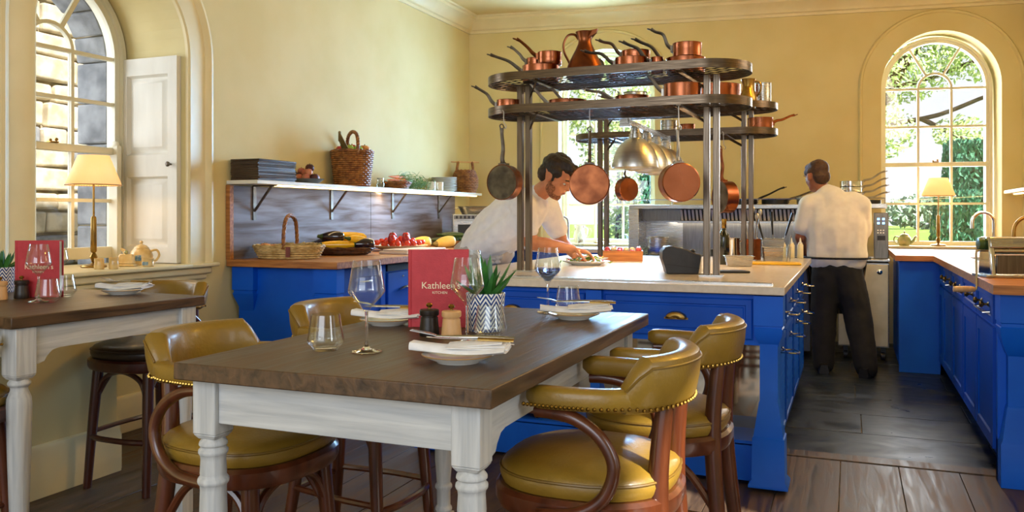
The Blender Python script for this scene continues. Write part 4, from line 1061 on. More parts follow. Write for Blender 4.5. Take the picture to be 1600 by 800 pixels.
def menu(label, x, y, rz, z=TZ, hide=False):
    t = thing('menu', label, 'menu', (x, y, z), rz, 'red menus standing on the tables')
    w, h = .18, .236
    def leaf(a, y0, th): return Matrix.Rotation(a, 4, 'Z')
    A = Matrix.Rotation(radians(-4), 4, 'Z'); B = Matrix.Rotation(radians(8), 4, 'Z')
    obj('front_cover', MB().box(0, w, -.003, 0, 0, h, A), m_menu, t, bevel=.001)
    obj('back_cover', MB().box(0, w, 0, .003, 0, h, B), m_menu, t, bevel=.001)
    obj('spine', MB().lathe([(0, 0), (.006, 0), (.006, h), (0, h)], 12), m_menu, t)
    pg = MB()
    for k in range(5): pg.box(.004, w - .006, -.0004, .0004, .004, h - .004, Matrix.Rotation(radians(-2.5 + 2.2 * k), 4, 'Z'))
    obj('pages', pg, m_page, t, kind='stuff')
    R = A @ Matrix.Translation((w * .53, -.0032, h * .535)) @ Matrix.Rotation(pi / 2, 4, 'X')
    text_mesh('lettering', "Kathleen's", .029, m_print, t, R)
    text_mesh('small_lettering', 'KITCHEN', .011, m_print, t, A @ Matrix.Translation((w * .51, -.0032, h * .535 - .021)) @ Matrix.Rotation(pi / 2, 4, 'X'))
    return t
menu('red cloth menu standing open behind the pepper mills on the big table', -1.245, 2.235, radians(22.14))
menu('red menu standing on the left table behind the small plant', -3.215, 2.43, radians(26))

def mill(label, x, y, mat, z=TZ):
    t = thing('pepper_mill', label, 'mill', (x, y, z), 0, 'squat wooden salt and pepper mills')
    obj('body', MB().lathe([(0, 0), (.0275, 0), (.029, .003), (.0275, .02), (.025, .045), (.0245, .052), (.022, .053), (.022, .056), (0, .056)], 28), mat, t)
    obj('head', MB().lathe([(0, .0565), (.026, .0565), (.0275, .060), (.0275, .071), (.025, .074), (.012, .0755), (0, .0755)], 28), mat, t)
    obj('knob', MB().lathe([(0, .0755), (.004, .0755), (.004, .079), (.0085, .082), (.0095, .087), (.006, .092), (0, .093)], 14), m_stud, t)
mill('black wooden mill in front of the red menu on the big table', -1.108, 2.10, m_pepper)
mill('pale beech mill beside the black one on the big table', -1.033, 2.09, m_beech)
mill('black wooden mill on the left table beside the tumbler', -3.158, 2.41, m_pepper)
mill('pale beech mill on the left table at the picture edge', -3.185, 2.335, m_beech)

# patterned pot with an aloe-like succulent
def chevron():
    m = bpy.data.materials.new('chevron_glaze'); m.use_nodes = True; n = m.node_tree.nodes; l = m.node_tree.links; b = n['Principled BSDF']
    tc = n.new('ShaderNodeTexCoord'); sx = n.new('ShaderNodeSeparateXYZ'); l.new(tc.outputs['Object'], sx.inputs[0])
    def ma(op, a, c=None):
        q = n.new('ShaderNodeMath'); q.operation = op
        for i, v in enumerate((a, c)):
            if v is None: continue
            if isinstance(v, (int, float)): q.inputs[i].default_value = v
            else: l.new(v, q.inputs[i])
        return q.outputs[0]
    an = ma('ARCTAN2', sx.outputs['Y'], sx.outputs['X'])
    u = ma('PINGPONG', ma('MULTIPLY', an, 11 / (2 * pi)), .5)      # zig-zag round the pot
    v = ma('MULTIPLY', sx.outputs['Z'], 31.)
    big = ma('PINGPONG', ma('ADD', v, ma('MULTIPLY', u, 1.5)), .25)
    st = ma('GREATER_THAN', big, .125)
    mx = n.new('ShaderNodeMix'); mx.data_type = 'RGBA'; l.new(st, mx.inputs[0]); mx.inputs[6].default_value = lin('e6e6e2'); mx.inputs[7].default_value = lin('24407e')
    l.new(mx.outputs[2], b.inputs['Base Color']); b.inputs['Roughness'].default_value = .25
    return m
m_chev = chevron()
def plant(label, x, y, seed, z=TZ, k=1.0):
    rnd = random.Random(seed)
    t = thing('potted_succulent', label, 'plant', (x, y, z))
    obj('pot', MB().lathe([(0, 0), (.048, 0), (.050, .003), (.058, .105), (.0585, .110), (.0565, .112), (.054, .110), (.052, .10), (0, .10)], 40), m_chev, t)
    obj('soil', MB().lathe([(0, .1005), (.0515, .1005), (.03, .106), (0, .108)], 20), m_soil, t)
    for i in range(24):
        a = i * 2.4; el = radians(lerp(20, 82, rnd.random())); L = rnd.uniform(.06, .115) * k
        d = Vector((cos(a) * cos(el), sin(a) * cos(el), sin(el))); b0 = Vector((cos(a) * .02 * rnd.random() * 1.5, sin(a) * .02, .105))
        up = Vector((0, 0, 1)); sd = d.cross(up).normalized(); nn = sd.cross(d)
        rings = []
        for j in range(6):
            q = j / 5; w = .0145 * (1 - q) ** .75 * (1 + .6 * q) + .0003; c = b0 + d * (L * q) + up * (.010 * q * q)
            rings.append([c + sd * w, c + nn * (w * .25) , c - sd * w, c - nn * (w * .55)])
        obj('leaf', MB().loft(rings), m_leaf, t)
    return t
plant('spiky green succulent in a blue and white chevron pot on the big table', -1.0, 2.25, 3)
plant('small potted succulent at the left edge of the picture', -3.49, 2.565, 5, k=.7)

def place_setting(label, x, y, rz, z=TZ):
    g = 'plates laid with napkins'
    t = thing('side_plate', label[0], 'plate', (x, y, z), rz, g)
    obj('plate', MB().lathe([(0, 0), (.05, 0), (.052, .003), (.083, .016), (.085, .018), (.083, .0195), (.05, .0075), (0, .0065)], 40), m_white, t)
    obj('rim', MB().tube([(.0845 * cos(2 * pi * i / 40), .0845 * sin(2 * pi * i / 40), .0187) for i in range(40)], .0014, 6, True), m_rim, t)
    R = Matrix.Translation((x, y, z)) @ Matrix.Rotation(rz, 4, 'Z')
    n = thing('napkin', label[1], 'napkin', (x, y, z + .0195), rz, 'folded white napkins on the plates')
    mb = MB(); rings = []
    for i in range(15):
        q = i / 14; X = lerp(-.112, .118, q); w = lerp(.026, .050, sst(q * 1.4)); hh = lerp(.020, .016, q); zc = .010 + .012 * (4 * (q - .5) ** 2) * .6 - .004
        r = []
        for k in range(16):
            a = 2 * pi * k / 16
            r.append((X, math.copysign(abs(cos(a)) ** .8, cos(a)) * w + .006 * sin(5 * q), zc + hh * (sin(a) * .75 + .12 * sin(3 * a + 4 * q)) * (.5 if sin(a) < 0 else 1)))
        rings.append(r)
    mb.loft(rings); obj('roll', mb, m_cloth, n)
    for k in range(3):
        f = MB(); rings = []
        for i in range(8):
            q = i / 7; X = lerp(-.02, .125 - .008 * k, q); w = .042 - .006 * k; zc = .020 + .006 * k * q + .001
            rings.append([(X, -w, zc - .001 - .004), (X, 0, zc + .004 - .0015), (X, w, zc - .005), (X, w, zc - .003), (X, 0, zc + .006 - .001), (X, -w, zc - .003)])
        f.loft(rings); obj('fold', f, m_cloth, n)
    zt = z + .0195 + .036
    fk = thing('fork', label[2], 'fork', (x, y, zt), rz, 'steel forks on the napkins')
    f = MB().tube(smooth([(.13, .012, .0), (.06, .016, .002), (-.03, .02, .0), (-.06, .022, .0)], 4), [.0045] * 4 + [.004] * 4 + [.0028] * 4 + [.0028], 6, flat=.4)
    f.loft([[(-.058, .016, .0), (-.058, .028, .0), (-.058, .028, .002), (-.058, .016, .002)], [(-.075, .013, .004), (-.075, .034, .004), (-.075, .034, .006), (-.075, .013, .006)], [(-.088, .013, .006), (-.088, .036, .006), (-.088, .036, .008), (-.088, .013, .008)]])
    for k in range(4): f.beam((-.088, .0145 + k * .0063, .007), (-.122, .016 + k * .0063, .012), (.0024, .002), (.0014, .0014))
    obj('fork_body', f, m_steel, fk)
    kn = thing('table_knife', label[3], 'knife', (x, y, zt), rz, 'steel knives on the napkins')
    kk = MB().tube(smooth([(.135, -.022, .0), (.09, -.02, .001), (.05, -.016, .001)], 4), .0048, 6, flat=.5)
    obj('knife_handle', kk, m_brass, kn)
    obj('blade', MB().loft([[(.05, -.021, .0), (.05, -.010, .0), (.05, -.010, .0016), (.05, -.021, .0016)], [(-.04, -.018, .0), (-.04, -.002, .0), (-.04, -.002, .0014), (-.04, -.018, .0012)], [(-.075, -.006, .0), (-.075, -.001, .0), (-.075, -.001, .0012), (-.075, -.006, .001)]]), m_steel, kn)
place_setting(('brown-rimmed side plate nearest the camera on the big table', 'folded white napkin on the nearest plate', 'fork lying on the nearest napkin', 'knife lying on the nearest napkin'), -.845, 1.745, radians(12))
place_setting(('brown-rimmed side plate at the far right corner of the big table', 'folded white napkin at the far right corner of the big table', 'fork on the napkin at the far right corner', 'knife on the napkin at the far right corner'), -.845, 2.62, radians(20))
place_setting(('side plate behind the tumbler on the left side of the big table', 'folded napkin behind the tumbler, left side of the big table', 'fork on the napkin behind the tumbler', 'knife on the napkin behind the tumbler'), -1.34, 2.26, radians(8))
place_setting(('side plate on the far edge of the left table by the window', 'folded napkin on the left table by the window', 'fork on the left table napkin', 'knife on the left table napkin'), -2.93, 2.71, radians(15))
wine_glass('wine glass on the left table in front of the red menu', -2.965, 2.335)
wine_glass('second wine glass on the left table, just behind the first', -3.13, 2.55)
tumbler('tumbler on the left table beside the black mill', -2.92, 2.34)
tumbler('tumbler on the left table behind the front tumbler', -3.06, 2.53)

# ================================================================ WINDOW BOARDS
def table_lamp(label, x, y, z, rz=0., s=1., h=.49):
    t = thing('table_lamp', label, 'lamp', (x, y, z), rz, 'pleated shade lamps on the window boards')
    obj('base', MB().lathe([(0, 0), (.07, 0), (.072, .006), (.066, .014), (.02, .02), (.012, .028), (0, .028)], 24), m_brass, t)
    obj('stem', MB().lathe([(0, .028), (.010, .028), (.016, .045), (.022, .06), (.016, .075), (.010, .085), (.0175, .095), (.0155, .29), (.012, .30), (.006, .302), (.006, .50), (0, .50)], 16), m_brass, t)
    zs = .485; n = 120
    rg = []
    for i in range(n):
        a = 2 * pi * i / n; k = 1 + (.012 if i % 2 else -.012)
        ca, sa = cos(a), sin(a)
        rg.append([(ca * .150 * k, sa * .150 * k, zs), (ca * .084 * k, sa * .084 * k, zs + .175), (ca * .082 * k, sa * .082 * k, zs + .175), (ca * .148 * k, sa * .148 * k, zs)])
    obj('shade', MB().loft(rg, True), m_shade, t, sharp=180)
    obj('shade_trim', MB().tube([(.151 * cos(2 * pi * i / 40), .151 * sin(2 * pi * i / 40), zs) for i in range(40)], .0035, 6, True), m_rim, t)
    obj('bulb', MB().ball((0, 0, zs + .06), .028, 10), m_bulb, t)
    light('lamp_light', 'POINT', (x, y, z + zs + .05), 5, (1, .68, .32), size=.03)
    return t
table_lamp('brass stemmed lamp with pleated cream shade on the left window board', -4.14, 3.62, .9455)
table_lamp('brass stemmed lamp with pleated cream shade on the right-hand window sill', .79, 9.05, .9555)
m_cer = MAT('honey_glaze_ceramic', 'cda763', 'e0c48c', sc=18, rough=.25, coat=.4)
m_cer2 = MAT('sage_glaze_ceramic', '8f9a66', 'c4b684', sc=14, rough=.25, coat=.4)
m_motif = MAT('blue_house_motif', '4a7090', '8fa6a8', sc=60, rough=.3)
def teapot(label, x, y, z, rz, mat, s=1., motif=True):
    t = thing('teapot', label, 'teapot', (x, y, z), rz)
    k = s
    obj('body', MB().lathe([(0, 0), (.045 * k, 0), (.05 * k, .004), (.062 * k, .025 * k), (.068 * k, .055 * k), (.060 * k, .085 * k), (.045 * k, .10 * k), (.04 * k, .10 * k), (0, .10 * k)], 28), mat, t)
    obj('lid', MB().lathe([(0, .1 * k), (.046 * k, .1 * k), (.045 * k, .105 * k), (.03 * k, .119 * k), (.012 * k, .127 * k), (.006 * k, .13 * k), (.011 * k, .139 * k), (.008 * k, .148 * k), (0, .15 * k)], 22), mat, t)
    obj('spout', MB().tube(smooth([(-.055 * k, 0, .03 * k), (-.085 * k, 0, .05 * k), (-.10 * k, 0, .085 * k), (-.118 * k, 0, .10 * k)], 5), [lerp(.018, .008, i / 15) * k for i in range(16)], 10), mat, t)
    obj('handle', MB().tube(smooth([(.055 * k, 0, .085 * k), (.09 * k, 0, .092 * k), (.105 * k, 0, .06 * k), (.085 * k, 0, .028 * k), (.06 * k, 0, .028 * k)], 5), .007 * k, 8), mat, t)
    if motif:
        obj('painted_panel', MB().cb((-.0, -.0655 * k, .045 * k), (.035 * k, .004, .034 * k)), m_motif, t)
    return t
teapot('honey glazed teapot on the left window board beside the shutter', -4.06, 3.90, .9455, radians(30), m_cer)
teapot('sage green round teapot on the right-hand window sill', .49, 9.01, .9555, radians(160), m_cer2, .95, False)
teapot('small white and blue teapot on the sill behind the range, seen past the pans', -2.12, 8.70, .9555, radians(20), MAT('blue_white_glaze', 'd8dce0', '5a78a8', sc=16, rough=.2, ramp=(.5, .62)), .95, False)
def crock(label, x, y, r, h, mat, lid=True, panel=True, name='ceramic_jar', cat='jar'):
    t = thing(name, label, cat, (x, y, .9455), radians(22))
    obj('body', MB().lathe([(0, 0), (r * .9, 0), (r, .004), (r, h * .55), (r * .93, h * .62), (r * .97, h * .8), (r * .97, h), (r * .85, h), (r * .85, h * .7), (0, h * .7)], 22), mat, t)
    if lid: obj('lid', MB().lathe([(0, h), (r * .97, h), (r * .9, h * 1.07), (r * .2, h * 1.12), (r * .25, h * 1.2), (0, h * 1.22)], 18), mat, t)
    if panel: obj('painted_panel', MB().cb((0, -r, h * .38), (r * .9, .006, h * .4)), m_motif, t)
crock('honey ceramic jar at the foot of the lamp, left one of two', -3.96, 3.50, .027, .062, m_cer, False, False)
crock('honey ceramic jar at the foot of the lamp, right one of two', -3.91, 3.555, .027, .066, m_cer, False, False)
crock('small lidded honey sugar pot with a house panel in front of the teapot', -3.905, 3.80, .036, .05, m_cer, False, True)
bd = thing('butter_dish', 'honey ceramic cottage butter dish between the jars and the teapot', 'dish', (-4.03, 3.755, .9455), radians(25))
obj('tray', MB().box(-.06, .06, -.04, .04, 0, .014), m_cer, bd, bevel=.005)
obj('cover', MB().hexa([(-.05, -.03, .0145), (.05, -.03, .0145), (.05, .03, .0145), (-.05, .03, .0145), (-.04, -.006, .075), (.04, -.006, .075), (.04, .006, .075), (-.04, .006, .075)]), m_cer, bd, bevel=.006)
obj('finial', MB().ball((0, 0, .085), .012, 8), m_cer2, bd)
wj = thing('patterned_jug', 'cream jug with a brown motif on the sill beside the kitchen tap', 'jug', (-2.72, 8.62, .9555))
obj('body', MB().lathe([(0, 0), (.045, 0), (.06, .03), (.062, .08), (.048, .14), (.046, .16), (.055, .19), (.051, .19), (.042, .16), (.055, .08), (.05, .02), (0, .01)], 22), MAT('cream_glaze_motif', 'e4dcc8', '8a5a30', sc=14, rough=.2, ramp=(.55, .62)), wj)
obj('handle', MB().tube(smooth([(.05, 0, .17), (.09, 0, .15), (.088, 0, .09), (.06, 0, .05)], 5), .007, 8), m_white, wj)
# ================================================================ BASKETS
def basket(t, prof, rows, stakes, mat, sx=1., sy=1., amp=.004, tr=None, rim=True):
    """woven wall: rows of rods passing in front of and behind upright stakes. prof: (q, r, z)"""
    def at(q):
        for (q0, r0, z0), (q1, r1, z1) in zip(prof, prof[1:]):
            if q <= q1 + 1e-9: k = (q - q0) / (q1 - q0); return lerp(r0, r1, k), lerp(z0, z1, k)
        return prof[-1][1:]
    mb = MB(); n = stakes * 2
    H = prof[-1][2] - prof[0][2]; tr = tr or H / rows * .56
    for j in range(rows):
        r, z = at((j + .5) / rows); sg = 1 if j % 2 else -1
        pts = [((r + amp * sg * cos(pi * i)) * cos(2 * pi * i / n) * sx, (r + amp * sg * cos(pi * i)) * sin(2 * pi * i / n) * sy, z) for i in range(n)]
        mb.tube(pts, tr, 5, True)
    obj('weave', mb, mat, t, kind='stuff')
    st = MB()
    for i in range(stakes):
        a = 2 * pi * (i * 2 + .5) / n
        st.tube([(at(q)[0] * cos(a) * sx, at(q)[0] * sin(a) * sy, at(q)[1]) for q in (0, .25, .5, .75, 1)], .0028, 5)
    obj('stake', st, mat, t, kind='stuff')
    r0, z0 = at(0); obj('base', MB().lathe([(0, z0), (r0 * .98, z0), (r0 * .98, z0 + .008), (0, z0 + .008)], 28, Matrix.Diagonal((sx, sy, 1, 1))), mat, t)
    if rim:
        r, z = at(1)
        for k, (dr, dz) in enumerate(((.003, 0), (-.004, .005))):
            pts = [((r + dr + .003 * sin(14 * 2 * pi * i / 84 + k * pi)) * cos(2 * pi * i / 84) * sx, (r + dr + .003 * sin(14 * 2 * pi * i / 84 + k * pi)) * sin(2 * pi * i / 84) * sy, z + dz + .003 * cos(14 * 2 * pi * i / 84 + k * pi)) for i in range(84)]
            obj('rim', MB().tube(pts, .0065, 6, True), mat, t)
def rope(pts, r, twist=9, strands=2):
    mb = MB(); P = smooth(pts, 10)
    for s in range(strands):
        q = []
        for i, p in enumerate(P):
            a = twist * 2 * pi * i / len(P) + 2 * pi * s / strands
            T = (P[min(i + 1, len(P) - 1)] - P[max(i - 1, 0)]).normalized(); u = T.orthogonal().normalized() if i == 0 else (u - T * u.dot(T)).normalized(); w = T.cross(u)
            q.append(p + u * (r * .6 * cos(a)) + w * (r * .6 * sin(a)))
        mb.tube(q, r * .75, 6)
    return mb
def fruit_ball(name, label, cat, p, r, mat, group=None, stalk=None, sq=.9):
    t = thing(name, label, cat, p, random.uniform(0, 6), group)
    obj('body', MB().lathe([(0, -r * sq * .86), (r * .5, -r * sq * .84), (r * .9, -r * sq * .4), (r, .0), (r * .92, r * sq * .45), (r * .6, r * sq * .86), (r * .2, r * sq * .92), (0, r * sq * .84)], 14), mat, t)
    if stalk: obj('stalk', MB().tube([(0, 0, r * sq * .8), (r * .08, 0, r * sq * 1.12)], r * .09, 5), stalk, t)
    return t
m_tom = MAT('tomato_skin', 'b81a10', 'd2401c', sc=3, rough=.14, coat=.5)
m_pep = MAT('red_pepper_skin', '8e0c12', 'b01820', sc=4, rough=.12, coat=.6)
m_yel = MAT('yellow_courgette_skin', 'e8a808', 'f2c02a', sc=5, rough=.2, coat=.4)
m_aub = MAT('aubergine_skin', '140a14', '22101e', sc=5, rough=.08, coat=.8)
m_grn = MAT('green_vegetable_skin', '20381a', '3c5a26', sc=9, rough=.3, coat=.3)
m_squash = MAT('pale_squash_skin', 'd0a848', 'e0c476', sc=6, rough=.4)
m_apple = MAT('red_apple_skin', 'a01818', 'c8402c', sc=4, rough=.15, coat=.5)
m_gapple = MAT('green_apple_skin', '7fa02c', 'a8bc48', sc=4, rough=.18, coat=.5)
m_onion = MAT('onion_skin', 'b8703c', 'd89a5c', sc=5, st=(5, 5, .6), rough=.35)
m_shal = MAT('shallot_skin', 'b0584a', 'd08c6a', sc=6, rough=.35)
m_beet = MAT('beetroot_skin', '3a1418', '54241e', sc=8, rough=.5)
m_carrot = MAT('carrot_skin', 'd8691c', 'e88a34', sc=8, st=(1, 1, 6), rough=.45)
m_herb = MAT('herb_leaf', '3c6a22', '6f9a3c', sc=8, rough=.5)
m_stem = MAT('dry_stem', '6a5a2c', '8a7440', sc=10, rough=.6)

ORD = ('topmost', 'second', 'third', 'fourth', 'fifth', 'sixth', 'seventh', 'eighth', 'ninth', 'tenth', 'eleventh', 'lowest twelfth')
CT = .9535
tr_ = thing('trug_basket', 'pale woven trug with a hoop handle on the near end of the left counter', 'basket', (-3.60, 4.75, CT), radians(14))
basket(tr_, [(0, .205, .0), (.4, .23, .045), (1, .25, .085)], 7, 26, m_wickp, 1., .56, .004)
obj('handle', rope([(.02, -.135, .07), (.02, -.13, .17), (.015, -.085, .265), (.01, 0, .298), (.01, .085, .265), (.005, .13, .17), (.005, .135, .07)], .011, 7, 3), m_wick, tr_)
obj('name_tag', MB().box(-.016, .016, -.003, 0, -.07, 0), MAT('leather_tag', '6a3430', '7a403a', sc=20, rough=.6), tr_, (.055, -.143, .085))
for i, (x, y) in enumerate(((-.17, -.03), (-.13, -.07), (-.12, .02), (-.19, .03))):
    w = Matrix.Rotation(radians(14), 4, 'Z') @ Vector((x, y, 0))
    fruit_ball('onion', ('onion at the left end of the pale trug', 'onion at the near left rim of the trug', 'onion behind the others in the pale trug', 'small onion at the far left of the trug')[i], 'onion', (-3.60 + w.x, 4.75 + w.y, CT + .068 + .008 * (i % 2)), .032, m_onion, 'onions in the trug', m_stem, 1.0)
ml = MB()
for i in range(70):
    a = random.uniform(-.5, .5); x = random.uniform(-.05, .16); y = random.uniform(-.07, .07)
    ml.tube([(x - .06 * cos(a), y - .06 * sin(a), .072 + random.uniform(0, .03)), (x + .06 * cos(a), y + .06 * sin(a), .075 + random.uniform(0, .04))], .003, 4)
hb = one('dried_stems', ml, m_wickp, 'bundle of dry pale stems lying in the trug', 'stems', loc=(-3.60, 4.75, CT), rz=radians(14)); hb['kind'] = 'stuff'

def longveg(name, label, cat, p, L, r, rz, mat, capm, group, bend=.03, tilt=0., bulb=0.):
    t = thing(name, label, cat, p, 0, group, rot=(0, tilt, rz))
    pts = smooth([(-L / 2, 0, 0), (-L / 4, bend * .7, 0), (0, bend, 0), (L / 4, bend * .7, 0), (L / 2, 0, 0)], 4); k = len(pts)
    obj('body', MB().tube(pts, [max(.002, r * (sin(pi * min(1, (i + .6) / k)) ** .38) * (1 + bulb * (i / k - .4))) for i in range(k)], 14), mat, t)
    obj('stalk', MB().tube([(-L / 2 + .012, 0, 0), (-L / 2 - .012, -.002, .002), (-L / 2 - .03, -.004, .006)], [r * .62, r * .36, r * .26], 8), capm, t)
    return t
wd = thing('woven_dish', 'dark woven dish heaped with yellow courgettes and aubergines', 'dish', (-3.56, 5.36, CT), radians(20))
basket(wd, [(0, .15, 0), (.5, .20, .02), (1, .23, .05)], 5, 24, m_wickd, 1., .72, .005, tr=.0075)
gy = 'vegetables heaped in the dark woven dish'
V = lambda x, y, z: tuple(Vector((-3.56, 5.36, CT)) + Matrix.Rotation(radians(20), 3, 'Z') @ Vector((x, y, z)))
for (x, y, z, L, r, a, tl), l in zip(((-.02, -.10, .078, .25, .033, 10, 0), (.02, -.01, .075, .26, .032, 14, 0), (.05, .02, .132, .24, .031, 18, 0), (.01, .08, .078, .25, .032, 4, 0), (.12, -.06, .118, .15, .032, 40, .1), (.02, .075, .142, .25, .030, 12, 0)),
        ('yellow courgette lying along the front of the woven dish', 'yellow courgette in the middle of the woven dish, bottom layer', 'yellow courgette across the top of the heap', 'yellow courgette at the back of the woven dish', 'short yellow courgette resting on the right of the heap', 'uppermost yellow courgette at the back of the heap')):
    longveg('yellow_courgette', l, 'courgette', V(x, y, z), L, r, radians(20 + a), m_yel, m_grn, gy, .012, tl)
for (x, y, z, L, r, a), l in zip(((-.07, -.045, .138, .17, .042, 186), (.165, -.04, .082, .16, .044, 200), (-.17, .0, .085, .13, .04, 150)),
        ('glossy aubergine on top of the courgettes', 'glossy aubergine at the right end of the woven dish', 'aubergine at the left end of the woven dish')):
    longveg('aubergine', l, 'aubergine', V(x, y, z), L, r, radians(20 + a - 180), m_aub, m_grn, gy, .008, 0, .4)
one('small_bowl', MB().lathe([(0, 0), (.03, 0), (.03, .006), (.055, .05), (.06, .055), (.056, .055), (.028, .012), (0, .01)], 24), m_white, 'small white bowl behind the yellow courgettes', 'bowl', loc=(-3.62, 5.80, CT))
one('folded_cloth', MB().box(-.30, .30, -.13, .13, 0, .022).box(-.28, .27, -.12, .11, .0225, .036), MAT('pinkish_board', 'e0cfc6', 'd4c0b6', sc=10, rough=.6), 'pale pinkish board at the front edge of the left counter', 'board', loc=(-3.22, 5.86, CT), rz=radians(84), bevel=.006)
pl = one('platter', MB().lathe([(0, 0), (.13, 0), (.14, .006), (.245, .042), (.25, .047), (.243, .047), (.13, .016), (0, .014)], 40), MAT('cream_platter', 'e4d4b8', 'dccaa8', sc=20, rough=.2, coat=.3), 'large cream platter heaped with red tomatoes and peppers', 'platter', loc=(-3.55, 6.18, CT))
pc = Vector((-3.55, 6.18, CT)); placed = []
for i in range(46):
    for _ in range(60):
        a = random.uniform(0, 2 * pi); rr = .2 * sqrt(random.random()); r = random.uniform(.019, .03)
        z = .022 + r + max(0, rr - .12) * .28
        for (q, qr) in placed:
            d = sqrt((q.x - rr * cos(a)) ** 2 + (q.y - rr * sin(a)) ** 2)
            if d < (r + qr) * .96: z = max(z, q.z + sqrt(max(0, ((r + qr) * .96) ** 2 - d * d)))
        if z < .115 - rr * .2: break
    p = Vector((rr * cos(a), rr * sin(a), z)); placed.append((p, r))
    fruit_ball('tomato', 'ripe red tomato in the heap on the cream platter', 'tomato', pc + p, r, m_tom, 'tomatoes heaped on the platter', None, .92)
for i, (x, y) in enumerate(((-.05, -.02), (.04, .05), (.10, -.06), (-.1, .07), (.0, -.12))):
    fruit_ball('red_pepper', ('dark red pepper on top of the tomatoes, left of the middle', 'dark red pepper at the top back of the tomato heap', 'dark red pepper at the right of the tomato heap', 'dark red pepper at the back left of the tomato heap', 'dark red pepper at the front of the tomato heap')[i], 'pepper', pc + Vector((x, y, .118 if i < 2 else .10)), .036, m_pep, None, m_grn, 1.1)
for i, (x, y, a) in enumerate(((-3.60, 6.62, 30), (-3.46, 6.87, 60))):
    longveg('squash', ('pale yellow squash right of the tomato platter, left one', 'pale yellow squash leaning at the right, beside the cucumbers')[i], 'squash', (x, y, CT + .05), .22, .05, radians(a), m_squash, m_stem, None, .02, radians(-8), .7)
gb = one('wooden_bowl', MB().lathe([(0, 0), (.07, 0), (.11, .03), (.125, .06), (.118, .06), (.10, .03), (.06, .012), (0, .01)], 26), m_wick, 'low wooden bowl of dark green cucumbers before the microwave', 'bowl', loc=(-3.52, 7.08, CT))
for i, (x, y, z, a) in enumerate(((-.02, -.05, .07, 20), (.0, .04, .07, 35), (.03, -.01, .115, 10))):
    longveg('cucumber', ('dark green cucumber at the front of the wooden bowl', 'dark green cucumber at the back of the wooden bowl', 'dark green cucumber on top in the wooden bowl')[i], 'cucumber', (-3.52 + x, 7.08 + y, CT + z), .24, .027, radians(a), m_grn, m_grn, 'cucumbers in the wooden bowl', .015)
one('chopping_board', MB().box(-.16, .16, -.1, .1, 0, .02), m_beech, 'small wooden board between the cucumbers and the bending cook', 'board', loc=(-3.22, 6.95, CT), rz=radians(20), bevel=.006)
for i in range(3): fruit_ball('lemon', ('lemon at the left on the small wooden board', 'lemon in the middle of the small wooden board', 'lemon at the right of the small wooden board')[i], 'lemon', (-3.30 + .07 * i, 6.93 + .03 * i, CT + .044), .026, m_yel, None, None, .9)
mw = thing('microwave', 'steel microwave oven in the corner of the left counter', 'microwave', (-3.48, 7.62, CT), radians(28))
obj('case', MB().box(-.25, .25, -.17, .2, .012, .31), m_steel, mw, bevel=.006)
obj('door', MB().box(-.24, .10, -.187, -.171, .03, .25), m_steel, mw, bevel=.004)
obj('door_window', MB().box(-.20, .07, -.190, -.1865, .06, .21), m_black, mw)
obj('control_panel', MB().box(.11, .24, -.185, -.171, .03, .25), m_dkgrey, mw)
obj('vent_grille', MB().box(-.24, .24, -.18, -.171, .262, .30), m_steeld, mw)
for k in range(12): obj('vent_slot', MB().box(-.22 + k * .04, -.2 + k * .04, -.183, -.1795, .268, .294), m_black, mw)
for x in (-.2, .2):
    for y in (-.12, .16): obj('foot', MB().lathe([(0, 0), (.015, 0), (.015, .012), (0, .012)], 8), m_black, mw, (x, y, 0))
rp_ = thing('roasting_pan', 'shallow steel roasting dish with handles on top of the microwave', 'pan', (-3.46, 7.60, CT + .3105), radians(28))
obj('dish', MB().loft([[(x * k, y * k, z) for x, y in stadium(-.19, .19, .10, 8)] for k, z in ((.85, 0), (.95, .04), (1.05, .075), (1.1, .08), (1.04, .078), (.93, .04), (.8, .008))]), m_steel, rp_)
for s in (-1, 1): obj('handle', MB().tube(smooth([(s * .19, -.04, .06), (s * .235, -.03, .055), (s * .235, .03, .055), (s * .19, .04, .06)], 5), .005, 6), m_steel, rp_)

# ================================================================ ON THE LONG LEFT SHELF
SZ = 1.4885
m_slab = MAT('dark_slate_board', '35261e', '54402f', sc=7, rough=.45, bump=.4)
for k in range(12):
    j = lambda: random.uniform(-.005, .005)
    x0, x1, y0, y1 = -3.885 + j(), -3.655 + j(), 4.50 + j(), 4.90 + j(); z0 = SZ + k * .012
    one('slate_board', MB().hexa([(x0, y0, z0), (x1, y0 + j(), z0), (x1 + j(), y1, z0), (x0, y1 + j(), z0), (x0, y0, z0 + .0105), (x1 + j(), y0, z0 + .0105), (x1, y1 + j(), z0 + .0105), (x0, y1, z0 + .0105)]), m_slab, ORD[11 - k] + ' dark slate serving board from the top of the shelf stack', 'board', 'stack of slate boards on the shelf')
bw = one('shallow_dish', MB().lathe([(0, 0), (.07, 0), (.075, .004), (.115, .032), (.12, .036), (.115, .036), (.07, .012), (0, .01)], 30), MAT('grey_dish', '5e6468', '70767a', sc=20, rough=.3), 'grey dish of shallots and small beetroots on the long shelf', 'dish', loc=(-3.765, 5.20, SZ))
sp = ((-.065, -.03, .042, 0), (-.03, -.07, .042, 0), (.03, -.07, .042, 0), (.07, -.02, .042, 1), (.04, .04, .042, 0), (-.04, .05, .042, 1), (-.01, -.02, .078, 0), (.025, -.03, .082, 0), (-.06, .0, .092, 0), (.0, .02, .118, 1), (-.07, -.05, .055, 1))
